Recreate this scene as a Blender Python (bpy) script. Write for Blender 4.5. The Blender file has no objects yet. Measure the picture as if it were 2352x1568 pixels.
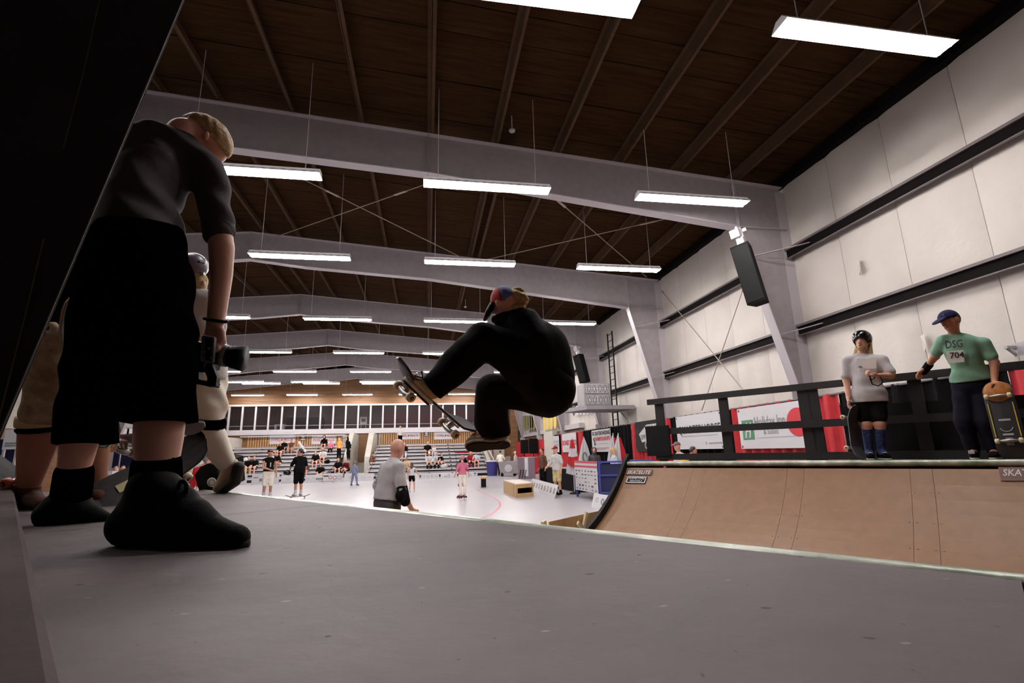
import bpy, math, random
import numpy as np
from mathutils import Vector, Matrix
random.seed(7)
SC = bpy.context.scene
COL = SC.collection

# ------------------------------------------------------------------ camera
FPX, PITCH, YAW, ROLL = 1145.18, 0.217611, 0.170566, 0.0247081
CAM = np.array([0.0, 0.0, 1.5])
_cy, _sy, _cp, _sp = math.cos(YAW), math.sin(YAW), math.cos(PITCH), math.sin(PITCH)
_fw = np.array([_sy*_cp, _cy*_cp, _sp]); _rt = np.array([_cy, -_sy, 0.0]); _dn = np.cross(_fw, _rt)
_cr, _sr = math.cos(ROLL), math.sin(ROLL)
ROT = np.array([_cr*_rt + _sr*_dn, -_sr*_rt + _cr*_dn, _fw])
cd = bpy.data.cameras.new('camera'); cam = bpy.data.objects.new('camera', cd); COL.objects.link(cam)
cd.sensor_width = 36.0; cd.lens = FPX/2352*36.0; cd.clip_start = 0.02; cd.clip_end = 200
_m = Matrix.Identity(4)
for i in range(3):
    _m[i][0] = ROT[0][i]; _m[i][1] = -ROT[1][i]; _m[i][2] = -ROT[2][i]; _m[i][3] = CAM[i]
cam.matrix_world = _m
SC.camera = cam

# ------------------------------------------------------------------ world, view
w = bpy.data.worlds.new('world'); SC.world = w; w.use_nodes = True
w.node_tree.nodes['Background'].inputs[0].default_value = (0.9, 0.85, 0.9, 1)
w.node_tree.nodes['Background'].inputs[1].default_value = 0.0
vs = SC.view_settings
vs.view_transform = 'Standard'; vs.look = 'None'; vs.gamma = 1.0; vs.use_curve_mapping = False
EXPOSURE = 1.32
vs.exposure = EXPOSURE
TUBE_POWER = 62.0
SC.cycles.use_denoising = True
SC.cycles.max_bounces = 6
SC.cycles.diffuse_bounces = 4
SC.cycles.glossy_bounces = 3
SC.cycles.transmission_bounces = 4
SC.cycles.caustics_reflective = False
SC.cycles.caustics_refractive = False
SC.cycles.sample_clamp_indirect = 4.0

# ------------------------------------------------------------------ points from sight lines onto known planes
def ray(x, y): return ROT.T @ np.array([(x-1176.0)/FPX, (y-784.0)/FPX, 1.0])
def onX(x, y, X): d = ray(x, y); return CAM + d*X/d[0]
def onY(x, y, Y): d = ray(x, y); return CAM + d*Y/d[1]
def onZ(x, y, z=0.0): d = ray(x, y); return CAM + d*(z-1.5)/d[2]
def dep(x, y, d): return CAM + ray(x, y)*d
RA = 0.649468
NV = np.array([math.cos(RA), math.sin(RA), 0.0]); CV = np.array([-math.sin(RA), math.cos(RA), 0.0]); ZV = np.array([0, 0, 1.0])
def onN(x, y, n): d = ray(x, y); return CAM + d*n/(d @ NV)
def onC(x, y, n): d = ray(x, y); return CAM + d*n/(d @ CV)
def rw(n, c, z): return NV*n + CV*c + ZV*z          # ramp coordinates: across, along, up
def A(*v): return np.array(v, float)
def unit(v): v = np.array(v, float); return v/np.linalg.norm(v)

# ------------------------------------------------------------------ materials
MATS = {}
def lin(c): return [((v/255.0)/12.92 if v <= 10 else (((v/255.0)+0.055)/1.055)**2.4) for v in c]
def mat(name, col, rough=0.6, metal=0.0, var=0.0, vscale=3.0, bump=0.0, bscale=40.0, emit=0.0, spec=0.5, col2=None, stretch=None, sheen=0.0, alpha=1.0):
    if name in MATS: return MATS[name]
    m = bpy.data.materials.new(name); m.use_nodes = True
    nt = m.node_tree; b = nt.nodes['Principled BSDF']
    L = lin(col)
    b.inputs['Base Color'].default_value = (*L, 1); b.inputs['Roughness'].default_value = rough
    b.inputs['Metallic'].default_value = metal; b.inputs['Specular IOR Level'].default_value = spec
    if sheen: b.inputs['Sheen Weight'].default_value = sheen
    if alpha < 1: b.inputs['Alpha'].default_value = alpha
    if emit:
        b.inputs['Emission Color'].default_value = (*L, 1); b.inputs['Emission Strength'].default_value = emit
    tc = None
    def coords(st=None):
        t = nt.nodes.new('ShaderNodeNewGeometry')
        if st is None: return t.outputs['Position']
        mp = nt.nodes.new('ShaderNodeMapping'); mp.inputs['Scale'].default_value = st
        nt.links.new(t.outputs['Position'], mp.inputs['Vector']); return mp.outputs['Vector']
    if var or col2:
        n = nt.nodes.new('ShaderNodeTexNoise'); n.inputs['Scale'].default_value = vscale; n.inputs['Detail'].default_value = 6
        nt.links.new(coords(stretch), n.inputs['Vector'])
        r = nt.nodes.new('ShaderNodeValToRGB')
        r.color_ramp.elements[0].position = 0.32; r.color_ramp.elements[1].position = 0.68
        L2 = lin(col2) if col2 else [min(1, v*(1+var)) for v in L]
        L1 = L if col2 else [v*(1-var) for v in L]
        r.color_ramp.elements[0].color = (*L1, 1); r.color_ramp.elements[1].color = (*L2, 1)
        nt.links.new(n.outputs['Fac'], r.inputs['Fac']); nt.links.new(r.outputs['Color'], b.inputs['Base Color'])
    if bump:
        n2 = nt.nodes.new('ShaderNodeTexNoise'); n2.inputs['Scale'].default_value = bscale; n2.inputs['Detail'].default_value = 4
        nt.links.new(coords(stretch), n2.inputs['Vector'])
        bp = nt.nodes.new('ShaderNodeBump'); bp.inputs['Strength'].default_value = bump; bp.inputs['Distance'].default_value = 0.02
        nt.links.new(n2.outputs['Fac'], bp.inputs['Height']); nt.links.new(bp.outputs['Normal'], b.inputs['Normal'])
    MATS[name] = m
    return m

# ------------------------------------------------------------------ objects
def tag(o, label=None, cat=None, group=None, kind=None):
    if label: o['label'] = label
    if cat: o['category'] = cat
    if group: o['group'] = group
    if kind: o['kind'] = kind
    return o
def thing(name, label, cat, loc=(0, 0, 0), group=None, kind=None):
    o = bpy.data.objects.new(name, None); COL.objects.link(o)
    o.location = [float(v) for v in loc]; o.empty_display_size = 0.1
    return tag(o, label, cat, group, kind)
def adopt(o, parent):
    if parent is not None:
        o.parent = parent
        # parts are modelled in world coordinates; an Empty carries only a location
        o.matrix_parent_inverse = Matrix.Translation(-Vector(parent.location)) if parent.type == 'EMPTY' else Matrix.Translation(-Vector(parent.location))
    return o
def obj(name, me, m, parent=None):
    o = bpy.data.objects.new(name, me); COL.objects.link(o)
    if m is not None and len(me.materials) == 0: me.materials.append(m)
    return adopt(o, parent)
def raw_mesh(name, V, F, smooth=False):
    me = bpy.data.meshes.new(name)
    me.from_pydata([tuple(map(float, v)) for v in V], [], [tuple(map(int, f)) for f in F])
    me.update()
    if smooth: me.polygons.foreach_set('use_smooth', [True]*len(me.polygons))
    return me

class MB:
    def __init__(s): s.V = []; s.F = []; s.S = []
    def add(s, V, F, sm=False):
        o = len(s.V); s.V += [tuple(map(float, v)) for v in V]; s.F += [tuple(i+o for i in f) for f in F]; s.S += [sm]*len(F); return s
    def box(s, c, size, ax=None):
        c = A(*c); h = A(*size)/2; ax = np.eye(3) if ax is None else np.array([unit(a) for a in ax])
        V = [c + ax[0]*h[0]*i + ax[1]*h[1]*j + ax[2]*h[2]*k for i in (-1, 1) for j in (-1, 1) for k in (-1, 1)]
        return s.add(V, [(0, 1, 3, 2), (4, 6, 7, 5), (0, 4, 5, 1), (2, 3, 7, 6), (0, 2, 6, 4), (1, 5, 7, 3)])
    def bar(s, a, b, wd, ht, up=(0, 0, 1)):
        a = A(*a); b = A(*b); d = unit(b-a); u = A(*up)
        if abs(d @ unit(u)) > .98: u = A(0, 1, 0)
        r = unit(np.cross(d, u)); u = np.cross(r, d)
        return s.box((a+b)/2, (np.linalg.norm(b-a), wd, ht), (d, r, u))
    def quad(s, a, b, c, d, t=0.01):
        a, b, c, d = [A(*v) for v in (a, b, c, d)]; n = unit(np.cross(b-a, d-a))*t
        return s.add([a, b, c, d, a-n, b-n, c-n, d-n], [(0, 1, 2, 3), (7, 6, 5, 4), (0, 4, 5, 1), (1, 5, 6, 2), (2, 6, 7, 3), (3, 7, 4, 0)])
    def prism(s, poly, ext):
        n = len(poly); P = [A(*v) for v in poly]; e = A(*ext)
        return s.add(P + [v+e for v in P], [tuple(range(n-1, -1, -1)), tuple(range(n, 2*n))] + [(i, (i+1) % n, n+(i+1) % n, n+i) for i in range(n)])
    def tube(s, pts, r, n=8, caps=True, sm=True):
        pts = [A(*v) for v in pts]; m = len(pts); rs = r if hasattr(r, '__len__') else [r]*m
        V = []; u = None
        for i, q in enumerate(pts):
            d = unit(pts[min(i+1, m-1)] - pts[max(i-1, 0)])
            if u is None: u = unit(np.cross(d, A(0, 0, 1) if abs(d[2]) < .9 else A(1, 0, 0)))
            u = unit(u - d*(u @ d)); v = np.cross(d, u)
            V += [q + rs[i]*(math.cos(2*math.pi*k/n)*u + math.sin(2*math.pi*k/n)*v) for k in range(n)]
        F = [(i*n+k, i*n+(k+1) % n, (i+1)*n+(k+1) % n, (i+1)*n+k) for i in range(m-1) for k in range(n)]
        s.add(V, F, sm)
        if caps: s.add(V[:n], [tuple(range(n-1, -1, -1))]); s.add(V[-n:], [tuple(range(n))])
        return s
    def rev(s, c, axis, prof, n=16):                     # prof: (along axis, radius)
        c = A(*c); d = unit(axis); return s.tube([c + d*(t if abs(t) > 1e-9 else 0) for t, r in prof], [max(r, 1e-4) for t, r in prof], n) if all(prof[i+1][0] != prof[i][0] for i in range(len(prof)-1)) else s._rev(c, d, prof, n)
    def _rev(s, c, d, prof, n):
        u = unit(np.cross(d, A(0, 0, 1) if abs(d[2]) < .9 else A(1, 0, 0))); v = np.cross(d, u)
        V = [c + d*t + max(r, 1e-4)*(math.cos(2*math.pi*k/n)*u + math.sin(2*math.pi*k/n)*v) for t, r in prof for k in range(n)]
        F = [(i*n+k, i*n+(k+1) % n, (i+1)*n+(k+1) % n, (i+1)*n+k) for i in range(len(prof)-1) for k in range(n)]
        return s.add(V, F, True)
    def build(s, name, m, parent=None):
        me = raw_mesh(name, s.V, s.F); me.polygons.foreach_set('use_smooth', s.S)
        return obj(name, me, m, parent)
def part(name, m, parent, fn):
    b = MB(); fn(b); return b.build(name, m, parent)

def text(name, s, m, origin, right, up, height, parent=None, width=None, bold=0.0, align='LEFT', shear=0.0):
    # flat lettering as mesh; origin = baseline left (or centre), height = capital height
    cu = bpy.data.curves.new('lettering', 'FONT'); cu.body = s; cu.align_x = align; cu.shear = shear; cu.offset = bold; cu.resolution_u = 2
    o = bpy.data.objects.new('tmp', cu); COL.objects.link(o)
    dg = bpy.context.evaluated_depsgraph_get(); me = bpy.data.meshes.new_from_object(o.evaluated_get(dg))
    bpy.data.objects.remove(o); bpy.data.curves.remove(cu)
    n = len(me.vertices); co = np.empty(n*3, np.float32); me.vertices.foreach_get('co', co); co = co.reshape(-1, 3)
    if n:
        k = height/0.72; X = co[:, 0]*k
        if width:
            ext = X.max()-X.min(); X = X*width/max(ext, 1e-6)
        r = unit(right); u = unit(up); nn = np.cross(r, u)
        P = A(*origin) + np.outer(X, r) + np.outer(co[:, 1]*k, u) + nn*0.0012
        me.vertices.foreach_set('co', P.astype(np.float32).ravel()); me.update()
    me.materials.clear()
    return obj(name, me, m, parent)

# ------------------------------------------------------------------ rounded bodies: distance field to mesh
def cap(a, b, ra, rb=None): return ('c', A(*a), A(*b), float(ra), float(ra if rb is None else rb))
def ell(c, r, ax=None): return ('e', A(*c), A(*r), np.eye(3) if ax is None else np.array([unit(v) for v in ax]))
def hole(p): return ('-',) + p
def _pd(p, P):
    if p[0] == 'h':
        d = _pd(p[1][0], P)
        for c in p[1][1:]: d = np.minimum(d, _pd(c, P))
        return d
    if p[0] == 'c':
        _, a, b, ra, rb = p; ba = b-a; pa = P-a; L = ba @ ba
        h = np.clip(pa @ ba/max(L, 1e-12), 0, 1)
        return np.sqrt(((pa - h[:, None]*ba)**2).sum(1)) - (ra + (rb-ra)*h)
    _, c, r, ax = p; q = (P-c) @ ax.T; k1 = np.sqrt(((q/r)**2).sum(1)); k2 = np.sqrt(((q/(r*r))**2).sum(1))
    return k1*(k1-1)/np.maximum(k2, 1e-9)
def field(P, prims, k, cuts, fold):
    d = None
    for p in prims:
        neg = p[0] == '-'; e = _pd(p[1:] if neg else p, P)
        if d is None: d = e
        elif neg:
            h = np.clip(0.5 - 0.5*(d+e)/(k*.6), 0, 1); d = d + (-e-d)*h + k*.6*h*(1-h)
        else:
            h = np.clip(0.5 + 0.5*(d-e)/k, 0, 1); d = d + (e-d)*h - k*h*(1-h)
    if fold:
        amp, fr, dr, sd = fold; dr = unit(dr); t = P @ dr
        wv = np.sin(P[:, 0]*fr*.31+sd) + np.sin(P[:, 1]*fr*.37+sd*2) + np.sin(P[:, 2]*fr*.29+sd*3)
        d = d + amp*np.sin(t*fr + wv*1.1)*(0.55+0.45*np.sin(P[:, 2]*fr*.45+P[:, 0]*fr*.5+sd))
    for pt, n in cuts: d = np.maximum(d, (P - A(*pt)) @ unit(n))
    return d
def blob(name, prims, m, parent, vox=.02, k=.03, cuts=(), fold=None):
    lo = np.full(3, 1e9); hi = -lo
    for p in [q for z in prims for q in (z[1] if z[0] == 'h' else [z])]:
        if p[0] == '-': continue
        if p[0] == 'c':
            for c, r in ((p[1], p[3]), (p[2], p[4])): lo = np.minimum(lo, c-r); hi = np.maximum(hi, c+r)
        else: R = p[2].max(); lo = np.minimum(lo, p[1]-R); hi = np.maximum(hi, p[1]+R)
    pad = 3*vox + k*.5 + (fold[0] if fold else 0); lo -= pad; hi += pad
    st = 4; n = (np.ceil((hi-lo)/vox/st).astype(int)+1)*st + 1
    cs = n//st + 1
    gx = np.stack(np.meshgrid(*[np.arange(c) for c in (n//st)], indexing='ij'), -1).reshape(-1, 3)
    ctr = lo + (gx*st + st/2)*vox
    dc = field(ctr, prims, k, cuts, fold)
    D = np.repeat(np.repeat(np.repeat(dc.reshape(n//st).astype(np.float32), st, 0), st, 1), st, 2)
    D = np.pad(D, ((0, 1),)*3, mode='edge')
    act = gx[np.abs(dc) < st*vox*.87*1.35 + (fold[0]*2 if fold else 0)]
    msk = np.zeros(D.shape, bool)
    off = np.stack(np.meshgrid(*[np.arange(st+1)]*3, indexing='ij'), -1).reshape(-1, 3)
    if len(act):
        I = (act[:, None, :]*st + off[None]).reshape(-1, 3); msk[I[:, 0], I[:, 1], I[:, 2]] = True
    I = np.argwhere(msk); P = lo + I*vox
    out = np.empty(len(I), np.float32)
    for a in range(0, len(I), 200000): out[a:a+200000] = field(P[a:a+200000], prims, k, cuts, fold)
    D[msk] = out
    ins = D < 0
    c8 = sum(ins[i:ins.shape[0]-1+i, j:ins.shape[1]-1+j, l:ins.shape[2]-1+l].astype(np.int8) for i in (0, 1) for j in (0, 1) for l in (0, 1))
    cells = np.argwhere((c8 > 0) & (c8 < 8)); idx = np.full(c8.shape, -1, np.int64); idx[tuple(cells.T)] = np.arange(len(cells))
    acc = np.zeros((len(cells), 3)); cnt = np.zeros(len(cells))
    cor = [A(i, j, l) for i in (0, 1) for j in (0, 1) for l in (0, 1)]
    val = [D[tuple((cells + c.astype(int)).T)] for c in cor]
    for i in range(8):
        for j in range(i+1, 8):
            if np.abs(cor[i]-cor[j]).sum() != 1: continue
            x = (val[i] < 0) != (val[j] < 0)
            t = val[i][x]/(val[i][x]-val[j][x]); acc[x] += cor[i] + t[:, None]*(cor[j]-cor[i]); cnt[x] += 1
    V = lo + (cells + acc/np.maximum(cnt, 1)[:, None])*vox
    Q = []
    for ax in range(3):
        b, c = (ax+1) % 3, (ax+2) % 3
        s0 = [slice(None)]*3; s1 = [slice(None)]*3; s0[ax] = slice(0, -1); s1[ax] = slice(1, None)
        E = np.argwhere(ins[tuple(s0)] != ins[tuple(s1)])
        E = E[(E[:, b] > 0) & (E[:, c] > 0) & (E[:, b] < c8.shape[b]) & (E[:, c] < c8.shape[c])]
        if not len(E): continue
        eb = np.zeros(3, int); eb[b] = 1; ec = np.zeros(3, int); ec[c] = 1
        q = np.stack([idx[tuple((E-eb-ec).T)], idx[tuple((E-ec).T)], idx[tuple(E.T)], idx[tuple((E-eb).T)]], 1)
        fl = ~ins[tuple(E.T)]; q[fl] = q[fl][:, ::-1]; Q.append(q)
    Q = np.concatenate(Q) if Q else np.zeros((0, 4), int)
    me = bpy.data.meshes.new(name); me.vertices.add(len(V)); me.vertices.foreach_set('co', V.astype(np.float32).ravel())
    me.loops.add(len(Q)*4); me.loops.foreach_set('vertex_index', Q.ravel().astype(np.int32))
    me.polygons.add(len(Q)); me.polygons.foreach_set('loop_start', np.arange(0, len(Q)*4, 4, dtype=np.int32))
    me.polygons.foreach_set('loop_total', np.full(len(Q), 4, np.int32)); me.polygons.foreach_set('use_smooth', np.ones(len(Q), bool))
    me.update(calc_edges=True); me.validate()
    return obj(name, me, m, parent)
# ------------------------------------------------------------------ palette
M_floor = mat('sport floor', (176, 172, 178), rough=.3, var=.05, vscale=.35, spec=.5)
M_redline = mat('floor line red', (196, 110, 130), rough=.5)
M_greyline = mat('floor line grey', (190, 188, 196), rough=.5)
M_vinyl = mat('white insulation vinyl', (222, 214, 206), rough=.55, var=.05, vscale=1.2, bump=.35, bscale=5.0)
M_joint = mat('vinyl joint', (180, 170, 162), rough=.8)
M_girt = mat('dark girt steel', (15, 10, 10), rough=.8, spec=.1)
M_girtlip = mat('girt lip steel', (112, 100, 102), rough=.5)
M_steel = mat('grey painted steel', (166, 157, 160), rough=.5, var=.06, vscale=6)
M_steel2 = mat('pale flange steel', (192, 184, 189), rough=.45)
M_rod = mat('galvanised rod', (176, 160, 146), rough=.45, metal=.3)
M_deckwood = mat('dark roof boards', (46, 29, 15), rough=.95, spec=.05, col2=(64, 43, 24), vscale=2.2, stretch=(.5, 6, 1), bump=.15)
M_purlin = mat('brown purlin', (84, 64, 48), rough=.85, spec=.1, var=.1)
M_wood = mat('varnished wall boards', (104, 68, 38), rough=.55, col2=(140, 98, 60), vscale=1.6, stretch=(.35, 1, 9))
M_slat = mat('vertical wall battens', (186, 142, 96), rough=.6, var=.1)
M_slatgap = mat('batten backing board', (112, 74, 44), rough=.8)  # darker brown board the wall battens are mounted on
M_white = mat('white paint', (198, 193, 197), rough=.5, var=.03)
M_cream = mat('cream concrete', (196, 190, 180), rough=.7, var=.06)
M_black = mat('black paint', (10, 8, 9), rough=.65, spec=.2)
M_dark = mat('dark interior', (112, 92, 88), rough=.8, var=.3, vscale=.7)
M_maroon = mat('maroon interior', (120, 28, 42), rough=.8)
M_alu = mat('bleacher aluminium', (214, 211, 216), rough=.45, metal=.15)
M_riser = mat('bleacher riser', (150, 144, 146), rough=.6)
M_underframe = mat('bleacher underframe', (60, 55, 56), rough=.8)  # dark grey of the bleacher legs and the sheet under the seats
M_tube = mat('fluorescent tube', (255, 250, 247), emit=TUBE_POWER)
M_housing = mat('fixture white enamel', (240, 238, 242), rough=.4)

XW, XR, ZE, ZR, YE = 8.6, -5.87, 7.70, 8.90, 45.0
XL = 2*XR - XW
SL = (ZR-ZE)/(XW-XR)
def zroof(x): return ZR - SL*abs(x-XR)
FY = [10.0, 16.77, 23.54, 30.31, 37.08, 43.85]

# floor
def f(b): b.quad((XL-1, -6, 0), (XW+.3, -6, 0), (XW+.3, YE+5, 0), (XL-1, YE+5, 0), .2)
floor = part('floor', M_floor, None, f); tag(floor, kind='structure')
def arc(b):
    kp = np.array([(1095, 1124), (1110, 1132), (1133, 1142), (1145, 1151), (1148, 1161), (1141, 1172), (1122, 1183), (1100, 1191)], float)
    tt = np.linspace(0, len(kp)-1, 40); cf = np.polyfit(np.arange(len(kp)), kp, 5); pts = [onZ(*sum(cf[5-q]*v**q for q in range(6)), .0) for v in tt]
    for i in range(len(pts)-1):
        d = unit(pts[i+1]-pts[i]); nn = np.cross(ZV, d)*.035
        b.add([pts[i]-nn+ZV*.004, pts[i]+nn+ZV*.004, pts[i+1]+nn+ZV*.004, pts[i+1]-nn+ZV*.004], [(3, 2, 1, 0)])
part('floor_line', M_redline, floor, arc)
def gl(b):
    a, c = onZ(700, 1178, .004), onZ(850, 1125, .004); nn = unit(np.cross(ZV, c-a))*.02
    b.add([a-nn, a+nn, c+nn, c-nn], [(3, 2, 1, 0)])
part('floor_line', M_greyline, floor, gl)

# ceiling
ceil = MB()
ceil.quad((XW+.2, -6, ZE+.42), (XW+.2, YE+1, ZE+.42), (XR, YE+1, ZR+.44), (XR, -6, ZR+.44), -.06)
ceil.quad((XL-.2, -6, ZE+.42), (XR, -6, ZR+.44), (XR, YE+1, ZR+.44), (XL-.2, YE+1, ZE+.42), .06)
ceiling = ceil.build('ceiling', M_black, None); tag(ceiling, kind='structure')
def plank_mesh(sx):
    b = MB(); x1 = XW+.1 if sx > 0 else XL-.1
    z0, z1 = ZR+.3, ZE+.3
    P = [(XR, 0, z0), (x1, 0, z1), (x1, .585, z1), (XR, .585, z0)]
    if sx < 0: P = P[::-1]
    b.quad(*P[::-1], -.05 if False else .05)
    me = raw_mesh('ceiling_plank', b.V, b.F); me.materials.append(M_deckwood); return me
for sx in (1, -1):
    me = plank_mesh(sx)
    for i in range(int((YE+4)/.6)):
        o = bpy.data.objects.new('ceiling_plank', me); COL.objects.link(o); o.parent = ceiling
        o.location = (0, -4+i*.6, random.uniform(-.008, .008))
PX = [7.35, 5.85, 4.4, 2.9, 1.45, 0.0, -1.5, -2.95, -4.4, -5.5, -6.3, -7.8, -9.3, -10.8, -12.3, -13.8, -15.3, -16.8, -18.3]
for x in PX:
    zt = zroof(x)
    def f(b, x=x, zt=zt):
        b.box((x, YE/2-2, zt+.13), (.02, YE+4, .24)); b.box((x+.035, YE/2-2, zt+.02), (.075, YE+4, .02))
        b.box((x-.035, YE/2-2, zt+.24), (.075, YE+4, .015))
    part('purlin', M_purlin, ceiling, f)
# double purlin line seen beyond the first frame
part('purlin', M_purlin, ceiling, lambda b: (b.box((1.78, 13.4, zroof(1.78)+.13), (.02, 6.7, .24)), b.box((1.74, 13.4, zroof(1.78)+.02), (.075, 6.7, .02))))

# right wall: backing, insulation panels between girts
wr = part('wall_right', M_joint, None, lambda b: b.box((XW+.12, YE/2-2, ZE/2+.2), (.1, YE+6, ZE+.6))); tag(wr, kind='structure')
GZ = [2.2, 4.08, 5.96]
def pillow(h, wd, amp):
    n, m_ = 7, 7; V = []; F = []
    for i in range(n):
        for j in range(m_):
            u, v = i/(n-1), j/(m_-1)
            d = amp*(1-(2*u-1)**6)*(1-(2*v-1)**8)*(.75+.25*math.sin(5*u+3*v))
            V.append((-d, u*wd, v*h))
    for i in range(n-1):
        for j in range(m_-1): F.append((i*m_+j, i*m_+j+1, (i+1)*m_+j+1, (i+1)*m_+j))
    me = raw_mesh('insulation_panel', V, F, True); me.materials.append(M_vinyl); return me
PW = 6.77/5
for z0, z1 in ((0, 2.2), (2.2, 4.08), (4.08, 5.96), (5.96, 8.05)):
    mes = [pillow(z1-z0, PW-.007, a) for a in (.05, .035, .06)]
    for i in range(-2, 34):
        if z0 == 0 and i > 20: continue
        o = bpy.data.objects.new('insulation_panel', mes[(i*7+int(z0)) % 3]); COL.objects.link(o); o.parent = wr
        o.location = (XW+.05, 3.23+i*PW-1*PW*0, z0)
ys = [-3] + FY + [YE]
for z in GZ:
    for i in range(len(ys)-1):
        def f(b, z=z, a=ys[i], c=ys[i+1]):
            b.box((XW-.12, (a+c)/2, z), (.02, c-a-.02, .24)); b.box((XW-.03, (a+c)/2, z+.11), (.2, c-a-.02, .02))
        g = part('girt', M_girt, wr, f)
        part('girt_lip', M_girtlip, g, lambda b, z=z, a=ys[i], c=ys[i+1]: (b.box((XW-.15, (a+c)/2, z+.105), (.07, c-a-.02, .05)), b.box((XW-.14, (a+c)/2, z-.115), (.05, c-a-.02, .02))))
# eave strut
part('eave_strut', M_girt, wr, lambda b: b.box((XW-.04, YE/2-1, ZE+.12), (.22, YE+4, .2)))

# gabled steel frames
ORD = ['closest', 'second closest', 'third closest', 'fourth closest', 'fifth closest', 'sixth and last']
for i, y in enumerate(FY):
    t = thing('steel_frame', 'pale grey gabled steel roof frame, %s to the camera' % ORD[i], 'frame', (XR, y, 0), 'gabled steel frames of the hall')
    for s, nm in ((1, 'right'), (-1, 'left')):
        mx = (lambda x: x) if s > 0 else (lambda x: 2*XR-x)
        top = [(8.52, ZE-.02), (XR, ZR-.02)]
        bot = [(7.25, 6.58), (0.0, 7.44), (-4.1, 7.72), (XR, 7.93)]
        web = [top[0], top[1]] + bot[::-1] + [(8.52, 6.58)]
        part('rafter', M_steel, t, lambda b: b.prism([(mx(px), y-.008, pz) for px, pz in web][::s], (0, .016, 0)))
        def fl(b):
            pp = bot
            for k in range(len(pp)-1):
                b.bar((mx(pp[k][0]), y, pp[k][1]), (mx(pp[k+1][0]), y, pp[k+1][1]), .26, .022)
        part('rafter_flange', M_steel2, t, fl)
        part('top_flange', M_steel2, t, lambda b: b.bar((mx(8.52), y, ZE-.02), (mx(XR), y, ZR-.02), .24, .02))
        col = [(8.52, 6.58), (7.25, 6.58), (8.2, 2.7), (8.22, 0), (8.52, 0)]
        c = part('column', M_steel, t, lambda b: b.prism([(mx(px), y-.008, pz) for px, pz in col][::-s], (0, .016, 0)))
        def cf(b):
            b.bar((mx(7.25), y, 6.58), (mx(8.2), y, 2.7), .26, .022); b.bar((mx(8.2), y, 2.7), (mx(8.22), y, 0), .26, .022)
            b.bar((mx(8.52), y, 7.6), (mx(8.52), y, 0), .26, .022)
        part('column_flange', M_steel2, t, cf)
        part('knee_plate', M_steel2, t, lambda b: (b.box((mx(7.9), y, 6.58), (1.25, .22, .02)), b.box((mx(7.25), y-.06, 7.15), (.02, .1, 1.1))))
        if s > 0 and i < 4:
            for z in (4.08, 5.96):
                xi = 7.25 + (6.58-z)*.245
                for sy in (-1,):
                    part('flange_brace', M_steel2, t, lambda b: b.bar((xi+.05, y-.05, z-.12), (XW-.1, y+sy*.75, z+.0), .055, .012))
    for xs in ((-.05, XR) if i < 5 else (XR,)):
        part('splice_plate', M_steel, t, lambda b: b.box((xs, y, (zroof(xs)+7.45 + (.5 if xs == XR else 0))/2 - .02), (.03, .2, zroof(xs)-7.45-(.5 if xs == XR else 0))))

# sloping rod braces under the roof and on the wall
def onRoof(x, y, drop=.25):
    d = ray(x, y); n = A(SL, 0, 1.0); c = ZR - drop + SL*XR
    return CAM + d*((c - CAM @ n)/(d @ n))
rods = [((690, 408), (1070, 596), 'thin steel roof brace rod falling away from the first frame, crossing over the hall middle'),
        ((985, 420), (630, 545), 'thin steel roof brace rod crossing the longer rod over the hall middle'),
        ((1240, 425), (1485, 636), 'thin steel roof brace rod running towards the second column of the insulated wall'),
        ((1575, 492), (1100, 600), 'thin steel roof brace rod with a turnbuckle crossing towards the insulated wall')]
for a, c, lab in rods:
    pa, pc = onRoof(*a), onRoof(*c)
    t = thing('brace_rod', lab, 'rod', pa, 'roof brace rods')
    part('rod', M_rod, t, lambda b: b.tube([pa, pc], .014, 6))
    q = pa + (pc-pa)*.12
    part('turnbuckle', M_rod, t, lambda b: (b.bar(q, q+(pc-pa)*.06, .07, .02), b.tube([q-(pc-pa)*.01, q], .022, 6)))
for a, c, lab in (((1520, 668), (1715, 905), 'long wall brace rod slanting down from the second column across the girt'),
                  ((1708, 660), (1612, 942), 'wall brace rod rising from the quarter banner to the speaker column')):
    pa, pc = onX(*a, XW-.35), onX(*c, XW-.35)
    t = thing('brace_rod', lab, 'rod', pa, 'wall brace rods')
    part('rod', M_rod, t, lambda b: b.tube([pa, pc], .014, 6))
    part('clevis', M_rod, t, lambda b: b.tube([pa, pa+(pc-pa)*.03], .03, 6))

# ------------------------------------------------------------------ end wall with gallery windows
we = MB()
we.box((XR, YE+.1, 7.3), (XW-XL, .2, 3.2))                     # above the windows
wall_far = we.build('wall_far', M_wood, None); tag(wall_far, kind='structure')
for k in range(7):
    part('wall_board', M_wood, wall_far, lambda b: b.box((XR, YE-.02, 5.86+k*.3+.14), (XW-XL-.02, .035, .285)))
part('wall_board', M_wood, wall_far, lambda b: b.box((-17, YE-.03, 2.9), (5, .06, 1.5)))
part('wall_board', M_wood, wall_far, lambda b: b.box((-5.4, YE-.03, 2.2), (2.6, .06, 2.5)))
part('wall_board', M_wood, wall_far, lambda b: b.box((5.9, YE-.03, 2.4), (5.2, .06, 2.5)))
part('wall_base', M_cream, wall_far, lambda b: b.box((XR, YE+.12, 1.8), (XW-XL, .2, 3.7)))
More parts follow.
